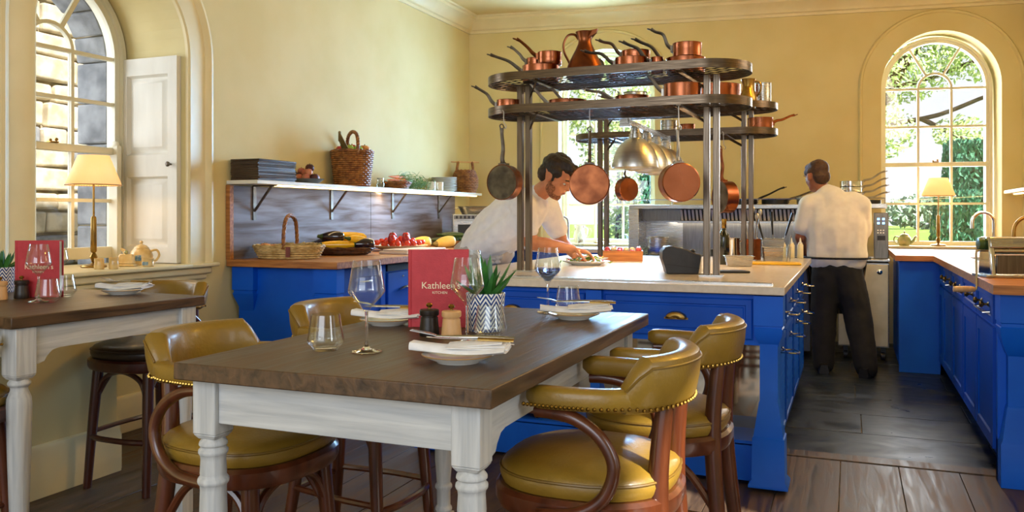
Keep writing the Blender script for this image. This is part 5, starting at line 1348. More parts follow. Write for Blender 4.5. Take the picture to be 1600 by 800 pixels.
for i, (x, y, z, b) in enumerate(sp):
    if b: fruit_ball('beetroot', 'small dark beetroot in the grey dish on the shelf', 'beetroot', (-3.765 + x, 5.20 + y, SZ + z), .034, m_beet, 'beetroots in the grey dish', m_stem, .95)
    else: fruit_ball('shallot', 'pinkish shallot heaped in the grey dish on the shelf', 'shallot', (-3.765 + x, 5.20 + y, SZ + z), .031, m_shal, 'shallots in the grey dish', m_stem, 1.0)
fb = thing('fruit_basket', 'tall brown wicker basket of fruit with a hoop handle on the shelf', 'basket', (-3.735, 5.75, SZ))
basket(fb, [(0, .135, 0), (1, .165, .28)], 17, 22, m_wick, 1., 1., .004)
obj('handle', rope([(.12, -.11, .25), (.125, -.11, .33), (.09, -.075, .41), (0, 0, .44), (-.08, .065, .41), (-.115, .1, .33), (-.115, .105, .25)], .012, 8, 3), m_wick, fb)
for (x, y, z, r, m, n, l) in ((-.06, -.075, .285, .042, m_apple, 'apple', 'red apple at the left of the fruit basket'), (.01, -.06, .29, .045, m_gapple, 'apple', 'green apple in the middle of the fruit basket'), (.06, -.01, .285, .045, m_gapple, 'apple', 'green apple at the right of the fruit basket'), (.07, .07, .29, .05, m_onion, 'onion', 'large brown onion at the right of the fruit basket'), (-.02, .03, .30, .045, m_apple, 'apple', 'red apple at the back of the fruit basket'), (-.075, .06, .275, .04, m_gapple, 'apple', 'green apple at the back left of the fruit basket')):
    fruit_ball(n, l, n, (-3.735 + x, 5.75 + y, SZ + z), r, m, None, m_stem, .93)
lk = thing('artichoke_stems', 'bunch of dry brown stalks sticking out of the fruit basket to the left', 'stalks', (-3.735, 5.75, SZ + .25))
for k in range(5):
    dy = -.16 - .022 * k
    obj('stalk', MB().tube(smooth([(-.03 + .012 * k, -.06, .0), (-.02 + .012 * k, -.12, .06), (-.01 + .015 * k, dy, .10 + .012 * k)], 4), [.0055] * 8 + [.007], 6), m_stem, lk)
    obj('bract', MB().ball((-.01 + .015 * k, dy - .005, .11 + .012 * k), (.010, .016, .014), 8), m_stem, lk)
cd = thing('carrot_basket', 'small brown basket of carrots with green tops on the shelf', 'basket', (-3.755, 6.50, SZ))
basket(cd, [(0, .085, 0), (1, .115, .055)], 5, 20, m_wick, 1., 1.25, .0035)
for k in range(11):
    a = random.uniform(-.35, .35); y = -.09 + .018 * k; z = .05 + .028 * (k % 3)
    t = thing('carrot', 'orange carrot in the small brown shelf basket', 'carrot', (-3.755, 6.50 + y, SZ + z), radians(70) + a, 'carrots in the small shelf basket')
    obj('root', MB().tube([(-.085, 0, 0), (-.04, .002, 0), (.03, 0, 0), (.07, 0, .004), (.076, 0, .004)], [.002, .008, .013, .015, .006], 9), m_carrot, t)
    tp = MB()
    for q in range(4): tp.tube([(.074, 0, .004), (.12, random.uniform(-.02, .02), .02 + .01 * q), (.17, random.uniform(-.05, .05), .02 + .012 * q)], .0018, 4)
    obj('green_top', tp, m_herb, t)
hm = MB()
for k in range(420):
    c = Vector((random.gauss(0, .05), random.gauss(0, .085), abs(random.gauss(.045, .03)))); d = Vector((random.gauss(0, 1), random.gauss(0, 1), abs(random.gauss(.5, .6)))).normalized() * random.uniform(.03, .07)
    hm.tube([c, c + d * .5 + Vector((0, 0, .008)), c + d], [.0018, .0016, .0008], 4)
hb = one('herb_bunch', hm, m_herb, 'loose bunch of feathery green herbs beside the carrots on the shelf', 'herbs', loc=(-3.755, 6.86, SZ)); hb['kind'] = 'stuff'
gj = thing('glass_jar', 'small glass jar between the fruit basket and the carrots', 'jar', (-3.72, 6.16, SZ))
obj('jar', MB().lathe([(0, 0), (.03, 0), (.032, .004), (.032, .055), (.028, .062), (.028, .07), (.026, .07), (.026, .06), (.03, .05), (.03, .006), (0, .005)], 22), m_thin, gj)
obj('lid', MB().lathe([(0, .0705), (.03, .0705), (.03, .082), (0, .083)], 18), m_steel, gj)
def mug(label, x, y, rz, mat):
    t = thing('mug', label, 'mug', (x, y, SZ), rz)
    obj('cup', MB().lathe([(0, 0), (.034, 0), (.038, .004), (.040, .085), (.0375, .087), (.036, .085), (.034, .008), (0, .007)], 24), mat, t)
    obj('handle', MB().tube(smooth([(.038, 0, .07), (.062, 0, .07), (.068, 0, .045), (.058, 0, .02), (.037, 0, .018)], 5), .005, 7), mat, t)
mug('white mug left of the plate stack on the shelf', -3.72, 7.10, radians(200), m_white)
mug('cream mug with its handle forward, beside the plates', -3.70, 7.22, radians(-80), MAT('cream_mug', 'e2d6bc', rough=.2))
for k in range(9):
    one('dinner_plate', MB().lathe([(0, 0), (.075, 0), (.08, .003), (.126, .015), (.128, .018), (.125, .0195), (.08, .0085), (0, .0075)], 32), m_white, ORD[8 - k] + ' white dinner plate from the top of the shelf stack', 'plate', 'stack of white plates on the shelf', loc=(-3.762, 7.45, SZ + k * .0155))
wb = thing('wicker_basket', 'round-shouldered wicker basket with a stick handle in the corner of the shelf', 'basket', (-3.755, 7.92, SZ))
basket(wb, [(0, .10, 0), (.25, .128, .06), (.6, .132, .14), (.85, .115, .2), (1, .095, .23)], 14, 20, m_wick, 1., 1., .004)
for s in (-1, 1): obj('strap', rope([(s * .07, s * .06, .21), (s * .065, s * .05, .28), (s * .06, s * .045, .325)], .012, 3, 3), m_wick, wb)
obj('stick_handle', MB().tube([(-.12, -.09, .325), (.12, .09, .325)], .008, 8), m_beech, wb)

# ================================================================ ON THE ISLAND
KZ = .9315
def dinner(label, flab, x, y, r):
    one('serving_plate', MB().lathe([(0, 0), (r * .6, 0), (r * .62, .004), (r * .97, .022), (r, .026), (r * .97, .027), (r * .6, .010), (0, .009)], 40), m_white, label, 'plate', 'plates being dressed by the cook', loc=(x, y, KZ))
    f = thing('salad', flab, 'salad', (x, y, KZ + .0105))
    lv = MB()
    for k in range(150):
        c = Vector((random.gauss(0, .05), random.gauss(0, .035), 0)); c.z = max(.002, .035 * (1 - (c.x / .12) ** 2) * random.random())
        a = Vector((random.gauss(0, 1), random.gauss(0, 1), random.gauss(0, .5))).normalized() * random.uniform(.010, .02); b = a.cross(Vector((random.gauss(0, 1), random.gauss(0, 1), 1))).normalized() * .008
        lv.add([c - a, c - b + Vector((0, 0, .004)), c + a + Vector((0, 0, .006)), c + b + Vector((0, 0, .004))], [(0, 1, 2, 3)])
    obj('leaves', lv, MAT('salad_leaf', '5a8a24', '9ab040', sc=30, rough=.4), f, kind='stuff', recalc=False)
    tb = MB(); ob = MB()
    for k in range(26):
        c = (random.gauss(0, .055), random.gauss(0, .035), random.uniform(.005, .028))
        (tb if k % 2 else ob).ball(c, random.uniform(.005, .010), 6)
    obj('tomato_bits', tb, m_tom, f, kind='stuff'); obj('cheese_bits', ob, MAT('golden_crumb', 'e0b040', 'e8cc7a', sc=40, rough=.5), f, kind='stuff')
dinner('white plate of salad nearest the camera under the cook\'s hand', 'mixed salad with tomato on the nearer plate', -1.595, 5.20, .155)
dinner('second white plate behind the salad plate on the island', 'green salad on the second plate', -1.70, 5.56, .15)
tw = thing('wooden_tray', 'small wooden box tray of radishes and mushrooms beyond the plates', 'tray', (-1.50, 5.78, KZ), radians(14))
obj('tray_box', MB().box(-.14, .14, -.08, .08, 0, .008).box(-.14, .14, -.08, -.072, .008, .07).box(-.14, .14, .072, .08, .008, .07).box(-.14, -.132, -.072, .072, .008, .07).box(.132, .14, -.072, .072, .008, .07), m_butcher, tw)
m_rad = MAT('radish_skin', 'b02a3c', 'd0605c', sc=8, rough=.3); m_mush = MAT('mushroom', 'dcb88c', 'e8d2ae', sc=10, rough=.6)
k = 0
for i in range(6):
    for j in range(3):
        w = Matrix.Rotation(radians(14), 3, 'Z') @ Vector((-.11 + .044 * i, -.045 + .045 * j, .052 + .018 * ((i + j) % 2) + random.uniform(0, .012)))
        q = (i * 3 + j) % 5
        if q < 3: fruit_ball('radish', 'round red radish in the small wooden tray', 'radish', Vector((-1.50, 5.78, KZ)) + w, .021, m_rad, 'radishes in the wooden tray', None, 1.0)
        else: fruit_ball('mushroom', 'pale mushroom in the small wooden tray', 'mushroom', Vector((-1.50, 5.78, KZ)) + w, .021, m_mush, 'mushrooms in the wooden tray', None, .8)
pr = thing('receipt_printer', 'charcoal grey order printer standing on the island by the rack posts', 'printer', (-.87, 4.62, KZ), radians(18))
Pm = Matrix(((1, 0, 0, 0), (0, 0, 1, 0), (0, 1, 0, 0), (0, 0, 0, 1)))
obj('case', MB().prism([(-.085, 0), (-.092, .03), (-.11, .085), (-.108, .125), (-.09, .148), (-.055, .152), (.02, .135), (.075, .112), (.10, .108), (.10, .095), (.085, 0)], -.075, .075, Pm), m_dkgrey, pr, bevel=.006)
obj('side_seam', MB().prism([(-.088, .052), (.09, .030), (.09, .033), (-.088, .055)], -.0762, .0762, Pm), m_black, pr)
obj('lever', MB().ball((.055, -.06, .124), (.016, .014, .012), 10), m_black, pr)
obj('paper', MB().box(.085, .104, -.05, .05, .002, .10).box(.1, .17, -.045, .045, .001, .004), m_page, pr)
bo = thing('wine_bottle', 'dark green bottle with a gold foil neck behind the right rack posts', 'bottle', (-.765, 5.55, KZ))
obj('bottle', MB().lathe([(0, 0), (.034, 0), (.036, .004), (.036, .175), (.033, .195), (.017, .222), (.0145, .235), (.0145, .262), (0, .262)], 24), MAT('dark_bottle_glass', '14180c', rough=.06, coat=.6), bo)
obj('foil', MB().lathe([(.0148, .236), (.0158, .238), (.0162, .285), (.0172, .286), (.0172, .296), (0, .297)], 20), m_stud, bo)
def gn(name, label, x, y, w, d, h, mat, rz=0., fill=None, cat='container', tp=.86):
    t = thing(name, label, cat, (x, y, KZ), rz)
    def rr(k, z, o=0): return [(sx * (w / 2 * k + o), sy * (d / 2 * k + o), z) for sx, sy in ((-1, -1), (1, -1), (1, 1), (-1, 1))]
    obj('pan', MB().loft([rr(tp, 0), rr(1, h - .004), rr(1, h - .003, .008), rr(1, h, .008), rr(1, h, -.002), rr(tp, .005, -.002)]), mat, t, bevel=.003)
    if fill: obj('contents', MB().loft([rr(tp, .006, -.004), rr(.97, h * .8, -.004)]), fill, t)
    return t
gn('steel_tray', 'small bright steel tray right of the bottle on the island', -.655, 5.42, .17, .12, .065, m_steel, radians(12))
gn('steel_container', 'square steel container of yellow butter near the yellow board', -.50, 6.03, .13, .13, .10, m_steel, radians(10), m_yel)
gn('steel_container', 'upper steel pot behind the butter container', -.53, 6.40, .15, .13, .15, m_steel, radians(10))
sj = thing('steel_jug', 'tall steel pitcher among the utensils behind the bottle', 'jug', (-.80, 6.28, KZ))
obj('body', MB().lathe([(0, 0), (.055, 0), (.058, .004), (.052, .14), (.056, .155), (.053, .155), (.049, .14), (.053, .01), (0, .008)], 26), m_chrome, sj)
obj('handle', MB().tube(smooth([(.05, 0, .13), (.09, 0, .125), (.092, 0, .06), (.055, 0, .03)], 5), .006, 8), m_chrome, sj)
up = thing('utensil_pot', 'brown utensil pot holding spoons and tongs on the island', 'pot', (-.66, 6.25, KZ))
obj('pot', MB().lathe([(0, 0), (.06, 0), (.062, .15), (.058, .15), (.056, .01), (0, .01)], 24), m_copperd, up)
for i, (dx, dy, L) in enumerate(((-.05, .0, .30), (.0, .03, .33), (.03, -.02, .28), (.045, .02, .31))):
    s = thing('serving_spoon', ('steel spoon leaning left in the brown utensil pot', 'steel spoon upright at the back of the utensil pot', 'steel spoon at the front of the utensil pot', 'steel spoon leaning right in the utensil pot')[i], 'spoon', (-.66, 6.25, KZ + .012))
    obj('handle', MB().tube([(dx * .2, dy * .2, 0), (dx * 1.1, dy * 1.1, L)], .0045, 6), m_steelh, s)
    obj('bowl', MB().ball((dx * 1.16, dy * 1.16, L + .02), (.016, .006, .026), 8), m_steelh, s)
for i in range(6):
    s = thing('squeeze_bottle', 'x', 'bottle', (-.66 + .062 * i, 6.60 + .01 * (i % 2), KZ), 0, 'white squeeze bottles in a row on the island')
    s.scale = (.78, .78, .74); s['label'] = ('leftmost', 'second', 'third', 'fourth', 'fifth', 'rightmost')[i] + ' white squeezy sauce bottle in the row at the back of the island'
    obj('body', MB().lathe([(0, 0), (.028, 0), (.029, .004), (.029, .13), (.02, .145), (0, .145)], 16), MAT('milky_plastic', 'e4dcc4', 'd8cc9c', sc=6, rough=.4) if i == 0 else bpy.data.materials['milky_plastic'], s)
    obj('nozzle', MB().lathe([(.02, .145), (.021, .155), (.012, .16), (.004, .205), (.0, .206)], 12), m_white, s)
for i, (x, y, dx, L, lab) in enumerate(((-.52, 6.40, -.02, .34, 'black handled tongs standing in the steel pot, upright'), (-.50, 6.38, .11, .33, 'black handled palette knife leaning right in the steel pot'), (-.55, 6.41, -.09, .28, 'black handled ladle leaning left in the steel pot'))):
    s = thing('kitchen_tool', lab, 'utensil', (x, y, KZ + .008))
    obj('handle', MB().tube([(dx * .55, 0, L * .5), (dx, 0, L)], [.006, .010], 8), m_black, s)
    obj('shaft', MB().tube([(0, 0, 0), (dx * .55, 0, L * .5)], .004, 6), m_steelh, s)
one('cutting_board', MB().box(-.155, .155, -.10, .10, 0, .012), MAT('yellow_plastic_board', 'f0bc18', 'e6b010', sc=10, rough=.4), 'yellow plastic cutting board at the right end of the island', 'board', loc=(-.455, 5.72, KZ), rz=radians(6), bevel=.004)
sc_ = thing('dressing_cup', 'tall clear beaker standing by the yellow board', 'beaker', (-.40, 5.90, KZ))
obj('cup', MB().lathe([(0, 0), (.024, 0), (.03, .11), (.0285, .11), (.0225, .006), (0, .006)], 20), m_thin, sc_)
obj('spoon', MB().tube([(.0, 0, .008), (.03, 0, .19)], .0035, 6), m_steelh, sc_)
one('order_tablet', MB().box(-.09, .09, -.06, .06, 0, .010), m_black, 'dark flat tablet lying between the printer and the rack posts', 'tablet', loc=(-.62, 4.80, KZ), rz=radians(20), bevel=.003)

# ================================================================ BACK AND RIGHT OF THE KITCHEN
bc = thing('base_cabinet', 'royal blue cabinets under the back counter below the middle window', 'cabinet', (-2.6, 8.2, 0))
obj('carcass', MB().box(-.42, .50, -.36, .05, .09, .888), m_blue, bc); obj('plinth', MB().box(-.42, .48, -.3, .05, 0, .09), m_blue2, bc)
for k in range(3): obj('door', MB().box(-.40 + k * .29, -.13 + k * .29, -.38, -.361, .12, .86), m_blue2, bc, bevel=.004)
one('counter_worktop', MB().hexa([(-3.01, 7.80, .8885), (-2.05, 7.80, .8885), (-2.05, 8.545, .8885), (-3.01, 8.42, .8885), (-3.01, 7.80, .925), (-2.05, 7.80, .925), (-2.05, 8.545, .925), (-3.01, 8.42, .925)]), m_quartz, 'pale worktop with the tap below the middle window', 'worktop')
def tap(label, x, y, z, h, reach, rz, mat, r=.011):
    t = thing('kitchen_tap', label, 'tap', (x, y, z), rz)
    obj('base', MB().lathe([(0, 0), (.026, 0), (.026, .006), (.017, .012), (.017, .05), (0, .05)], 18), mat, t)
    pts = [(0, 0, .04), (0, 0, h - reach / 2)] + [(-reach / 2 + reach / 2 * cos(a), 0, h - reach / 2 + reach / 2 * sin(a)) for a in [pi * i / 12 for i in range(1, 13)]] + [(-reach, 0, h - reach / 2 - .05)]
    obj('spout', MB().tube(pts, r, 10), mat, t)
    obj('lever', MB().tube([(.0, -.016, .03), (.0, -.05, .045), (.0, -.085, .075)], [.007, .005, .005], 8), mat, t)
tap('steel swan-neck tap below the middle window behind the bending cook', -2.74, 8.30, .9255, .31, .10, radians(0), m_steelh)
tap('chrome swan-neck tap in front of the right-hand window', 1.02, 7.30, .9355, .34, .15, radians(5), m_chrome, .013)
tap('bronze swan-neck tap at the right edge of the picture', 1.29, 6.86, .9355, .31, .21, radians(2), m_brass, .013)
sl_ = table_lamp('brass stemmed lamp on the middle window sill, mostly behind the hanging pans', -2.50, 8.66, .9555)
wp2 = thing('glass_bottle', 'small clear bottle beside the tap below the middle window', 'bottle', (-2.58, 8.22, .9255))
obj('bottle', MB().lathe([(0, 0), (.03, 0), (.03, .12), (.012, .15), (.012, .17), (.010, .17), (.010, .15), (.028, .12), (.028, .004), (0, .004)], 18), m_thin, wp2)

# pasta machine clamped on the right counter
pm = thing('pasta_machine', 'steel hand-cranked pasta machine on the right-hand counter', 'machine', (.80, 4.93, .9355), radians(12))
for x in (-.15, .30): obj('end_cheek', MB().hexa([(x - .014, -.09, 0), (x + .014, -.09, 0), (x + .014, .09, 0), (x - .014, .09, 0), (x - .014, -.055, .205), (x + .014, -.055, .205), (x + .014, .06, .205), (x - .014, .06, .205)]), m_chrome, pm, bevel=.008)
obj('front_plate', MB().box(-.136, .286, -.085, -.07, .02, .115), m_steeld, pm, bevel=.002)
obj('base_plate', MB().box(-.19, .32, -.10, .10, 0, .014), m_steel, pm, bevel=.003)
obj('top_cover', MB().hexa([(-.16, -.07, .15), (.31, -.07, .15), (.31, .06, .15), (-.16, .06, .15), (-.16, -.055, .205), (.31, -.055, .205), (.31, .05, .205), (-.16, .05, .205)]), m_steel, pm, bevel=.006)
for z, y in ((.135, -.035), (.135, .02)): obj('roller', MB().lathe([(0, -.137), (.02, -.137), (.02, .285), (0, .285)], 16, Matrix.Translation((0, y, z)) @ Matrix.Rotation(pi / 2, 4, 'Y')), m_chrome, pm)
obj('adjuster_knob', MB().lathe([(0, 0), (.03, 0), (.034, .01), (.03, .03), (0, .035)], 18, Matrix.Translation((-.165, .0, .17)) @ Matrix.Rotation(-pi / 2, 4, 'Y')), m_grn, pm)
obj('crank_arm', MB().tube(smooth([(-.16, -.02, .135), (-.205, -.03, .135), (-.215, -.035, .12), (-.225, -.07, .03), (-.235, -.10, -.045), (-.24, -.105, -.06)], 5), .0055, 8), m_chrome, pm)
obj('crank_handle', MB().lathe([(0, 0), (.011, 0), (.016, .015), (.0165, .06), (.014, .10), (0, .105)], 14, Matrix.Translation((-.245, -.105, -.058)) @ Matrix.Rotation(-pi / 2, 4, 'Y')), m_beech, pm)
obj('lettering_panel', MB().box(-.05, .25, -.0655, -.062, .165, .19), m_steel, pm)

# on the range
def pot(label, x, y, z, r, h, mat=m_steel, handle=None, deg=0, rise=.06, name='saucepan', L=.2, grp='pans on the cooking range', bend=.5, hm=m_steelh):
    t = make_pan(name, label, r, h, L if handle else 0, rise, out=mat, inn=mat, hm=hm, lip=True, bend=bend)
    t.location = (x, y, z); t.rotation_euler = (0, 0, radians(deg)); t['group'] = grp
    return t
pot('steel stockpot with a wide rim on the left burner of the range', -1.71, 7.92, .8765, .10, .17, name='stockpot')
CZ = 1.3555
pot('dark frying pan with raised handles on the canopy, behind the hanging pans', -.95, 8.18, CZ, .13, .05, m_black, True, 20, .13, 'frying_pan', .26, hm=m_black)
pot('second dark frying pan leaning on the canopy beside it', -.66, 8.20, CZ, .12, .045, m_black, True, 25, .10, 'frying_pan', .26, hm=m_iron)
pot('wide steel pan in the middle of the range canopy', -.34, 8.22, CZ, .13, .07, m_steel)
pot('small steel pot on the canopy left of the standing cook', -.12, 8.24, CZ, .07, .08, m_steel)
for i in range(4):
    pot(('lowest steel pan in the nested stack on the range canopy', 'second steel pan in the nested stack on the canopy', 'third steel pan in the nested stack on the canopy', 'topmost steel pan in the nested stack on the canopy')[i], .0, 8.22, CZ + .002 + i * .052, .10 - .002 * i, .05, m_chrome, True, 8 + i * 3, .07 + .012 * i, 'saucepan', .21, 'nested steel pans on the canopy', .4)
pot('black frying pan at the right end of the canopy', .17, 8.16, CZ, .085, .035, m_black, None, name='frying_pan')
pot('shallow steel tray pan inside the range behind the printer', -1.1, 7.95, .8765, .12, .06, m_steeld, name='frying_pan')
# ================================================================ PEOPLE
def remesh(o, vox, smooth_it=6, disp=0., dsc=.08):
    m = o.modifiers.new('voxel', 'REMESH'); m.mode = 'VOXEL'; m.voxel_size = vox; m.use_smooth_shade = True
    s = o.modifiers.new('smooth', 'SMOOTH'); s.iterations = smooth_it; s.factor = .5
    if disp:
        tx = bpy.data.textures.new('fold', 'CLOUDS'); tx.noise_scale = dsc; tx.noise_depth = 2
        d = o.modifiers.new('fold', 'DISPLACE'); d.texture = tx; d.strength = disp; d.mid_level = .5; d.texture_coords = 'GLOBAL'
    return o
def chain(mb, pts, rs):
    for (a, b), (ra, rb) in zip(zip(pts, pts[1:]), zip(rs, rs[1:])): mb.capsule(a, b, ra, rb)

def hand(mb, wrist, fdir, palm_n, curl, s=1.):
    """palm and five separate bent fingers; fdir: pointing direction, palm_n: way the palm faces"""
    f = Vector(fdir).normalized(); n = Vector(palm_n); n = (n - f * n.dot(f)).normalized(); w = f.cross(n)
    o = Vector(wrist)
    for k in (-.027, -.009, .009, .027):
        mb.capsule(o + w * (k * .6) * s, o + f * .085 * s + w * k * s, .016 * s, .0125 * s)
    for k, L in zip((-.030, -.010, .010, .029), (.072, .082, .078, .060)):
        p = o + f * .088 * s + w * k * s; d = f.copy()
        for q, (fr, r) in enumerate(((.45, .0092), (.32, .0084), (.23, .0074))):
            ax = Matrix.Rotation(curl * (q + .7), 3, w)
            d = (f * cos(curl * (q + .8)) + n * sin(curl * (q + .8)))
            e = p + d * (L * fr) * s; mb.capsule(p, e, r * s, (r - .0008) * s, 8); p = e
    p = o + f * .022 * s - w * .026 * s
    for d, L, r in ((f * .5 - w * .65 + n * .45, .045, .0125), (f * .75 - w * .1 + n * .6, .036, .0105), (f * .85 + n * .5 + w * .1, .026, .009)):
        e = p + d.normalized() * L * s; mb.capsule(p, e, r * s, (r - .001) * s, 8); p = e

def head_shape(mb, M):
    """skull, jaw, nose, lips, ears, brow; local: +x is the face, z up, origin in the middle of the head"""
    def b(c, r): mb.ball(c, r, 18, M)
    b((-.012, 0, .03), (.096, .076, .088)); b((.012, 0, -.02), (.074, .064, .085)); b((.035, 0, -.075), (.048, .048, .034)); b((.062, 0, -.088), (.022, .026, .018))
    b((.052, 0, -.03), (.042, .05, .045))
    b((.078, 0, .028), (.018, .05, .014))                       # brow
    b((.092, 0, .0), (.013, .010, .022)); b((.101, 0, -.018), (.016, .0135, .012)); b((.094, .011, -.021), (.010, .009, .008)); b((.094, -.011, -.021), (.010, .009, .008))
    b((.083, 0, -.046), (.013, .022, .006)); b((.082, 0, -.056), (.013, .020, .007))
    for s in (-1, 1):
        b((-.008, s * .077, -.002), (.020, .009, .032)); b((-.006, s * .080, -.024), (.012, .007, .012)); b((.055, s * .042, -.02), (.02, .018, .02))

# ---- the cook bending over the island
ck = thing('person', 'cook in white short sleeves and apron bending over the island to dress a plate', 'person', (-2.46, 5.25, 0))
O = Vector((-2.46, 5.25, 0))
L = lambda x, y, z: Vector((x, y, z)) - O
skin = MB()
HM = Matrix.Translation(L(-1.80, 5.20, 1.50)) @ Matrix.Rotation(radians(-8), 4, 'Z') @ Matrix.Rotation(radians(34), 4, 'Y') @ Matrix.Diagonal((1.13, 1.13, 1.13, 1))
head_shape(skin, HM)
chain(skin, [L(-2.03, 5.24, 1.30), L(-1.93, 5.23, 1.40), L(-1.84, 5.21, 1.46)], [.075, .062, .06])
# trunk and legs under the clothes, so that the body is one figure
chain(skin, [L(-2.42, 5.25, .96), L(-2.26, 5.25, 1.12), L(-2.06, 5.24, 1.28)], [.14, .14, .13])
for s in (-1, 1):
    chain(skin, [L(-2.42, 5.25 + s * .10, .95), L(-2.44, 5.25 + s * .11, .50), L(-2.47, 5.25 + s * .11, .10)], [.09, .062, .045])
# near (right) arm reaches to the plate, far arm rests on the worktop
SH, EL, WR = L(-1.97, 5.03, 1.315), L(-1.90, 4.99, 1.075), L(-1.665, 5.12, 1.035)
chain(skin, [SH, EL, WR], [.062, .048, .030])
chain(skin, [EL, EL + (WR - EL) * .4, WR], [.047, .050, .030])
hand(skin, WR, (.93, .36, -.22), (.25, .0, -1), .42, 1.05)
SH2, EL2, WR2 = L(-1.95, 5.44, 1.31), L(-1.88, 5.55, 1.07), L(-1.75, 5.42, .985)
chain(skin, [SH2, EL2, WR2], [.06, .047, .030]); hand(skin, WR2, (.8, -.3, -.18), (.1, 0, -1), .3, 1.05)
remesh(obj('body', skin, m_skin, ck), .0065, 5)
jk = MB()
chain(jk, [L(-2.36, 5.25, 1.02), L(-2.24, 5.25, 1.14), L(-2.08, 5.24, 1.27), L(-2.0, 5.24, 1.31)], [.165, .185, .178, .13])
for s in (-1, 1):
    chain(jk, [L(-2.36, 5.25 + s * .07, 1.0), L(-2.12, 5.25 + s * .09, 1.24), L(-1.99, 5.25 + s * .16, 1.31)], [.14, .14, .095])
chain(jk, [L(-2.02, 5.10, 1.31), SH, SH + (EL - SH) * .62], [.10, .094, .078]); chain(jk, [L(-2.02, 5.38, 1.31), SH2, SH2 + (EL2 - SH2) * .62], [.10, .092, .078])
chain(jk, [L(-2.02, 5.24, 1.33), L(-1.955, 5.235, 1.385)], [.09, .078])
chain(jk, [L(-2.32, 5.13, 1.02), L(-2.12, 5.06, 1.12), L(-2.02, 5.05, 1.22)], [.11, .105, .09])       # loose cotton hanging at the waist
remesh(obj('jacket', jk, m_jacket, ck), .011, 6, .02, .09)
ap = MB()
chain(ap, [L(-2.30, 5.25, 1.02), L(-2.40, 5.25, .93), L(-2.44, 5.25, .5)], [.175, .19, .17])
for s in (-1, 1): chain(ap, [L(-2.30, 5.25 + s * .09, 1.0), L(-2.40, 5.25 + s * .09, .9), L(-2.44, 5.25 + s * .09, .48)], [.14, .155, .15])
chain(ap, [L(-2.26, 5.12, 1.02), L(-2.20, 5.10, .98)], [.10, .06])
remesh(obj('apron', ap, m_apron, ck), .012, 5, .022, .07)
kn = MB(); K = L(-2.165, 5.02, .965)
for d in ((0, 0, 0), (.03, -.01, .01), (-.03, .0, -.008), (.02, 0, -.02), (-.015, -.01, -.024)): kn.ball(K + Vector(d), (.022, .015, .014), 8)
for d in ((.05, -.02, -.02), (-.04, -.02, -.024), (.06, -.01, .01)): kn.tube(smooth([K, K + Vector(d) * .6 + Vector((0, 0, .006)), K + Vector(d)], 4), .005, 6)
obj('apron_knot', kn, m_apron, ck)
tr0 = MB()
for s in (-1, 1): chain(tr0, [L(-2.43, 5.25 + s * .10, .9), L(-2.445, 5.25 + s * .11, .50), L(-2.47, 5.25 + s * .11, .08)], [.11, .09, .07])
remesh(obj('trousers', tr0, m_trous, ck), .014, 4)
def shoe(par, p, deg):
    obj('shoe', MB().loft([[(x * 1., y * w, z) for y, z in ((-.04, 0), (.04, 0), (.045, .02), (.03, h), (-.03, h), (-.045, .02))] for x, w, h in ((-.09, .8, .07), (-.05, 1, .085), (.02, 1.0, .08), (.09, 1.05, .055), (.15, .95, .045), (.175, .6, .03))]), m_black, par, p, radians(deg))
for s in (-1, 1): shoe(ck, L(-2.47, 5.25 + s * .11, .0), 0)
# hair: thick on top, swept forward, short at the sides
hr = MB()
def hb_(c, r): hr.ball(c, r, 14, HM)
hb_((-.030, 0, .058), (.098, .080, .072)); hb_((.035, 0, .090), (.062, .060, .038)); hb_((.072, .012, .078), (.034, .040, .026)); hb_((-.065, 0, .0), (.055, .074, .07)); hb_((.02, -.02, .108), (.05, .035, .026)); hb_((-.03, .02, .118), (.06, .04, .024))
for s in (-1, 1): hb_((.0, s * .066, .042), (.055, .018, .034)); hb_((.016, s * .071, .008), (.010, .008, .03))
for i in range(22):
    a = random.uniform(-1.2, 1.2); hb_((.05 * random.random() + .03, .05 * sin(a), .10 + random.uniform(-.008, .02)), (.026, .011, .013))
remesh(obj('hair', hr, m_hair, ck), .0065, 2, .010, .02)
be = MB()
for c, r in (((.045, 0, -.088), (.042, .050, .026)), ((.072, 0, -.088), (.018, .026, .022)), ((.082, 0, -.036), (.011, .024, .0065))): be.ball(c, r, 14, HM)
for s in (-1, 1): be.ball((.025, s * .053, -.058), (.034, .013, .034), 12, HM); be.ball((.01, s * .064, -.03), (.012, .009, .03), 12, HM)
remesh(obj('beard', be, m_beard, ck), .006, 2)
m_eye = MAT('eye_white', 'e6e0d8', rough=.2); m_iris = MAT('dark_iris', '2a1a10', rough=.15); m_lip = MAT('lip', 'a8604c', rough=.45)
for s in (-1, 1):
    e = obj('eye', MB().ball((.079, s * .031, .006), (.008, .011, .006), 12, HM), m_eye, ck)
    obj('iris', MB().ball((.0845, s * .031, .004), (.004, .005, .0045), 8, HM), m_iris, e)
    obj('eyebrow', MB().tube([HM @ Vector((.095, s * .014, .030)), HM @ Vector((.094, s * .032, .036)), HM @ Vector((.082, s * .048, .030))], .0045, 6), m_hair, ck)
obj('lips', MB().ball((.091, 0, -.050), (.007, .019, .0085), 10, HM), m_lip, ck)

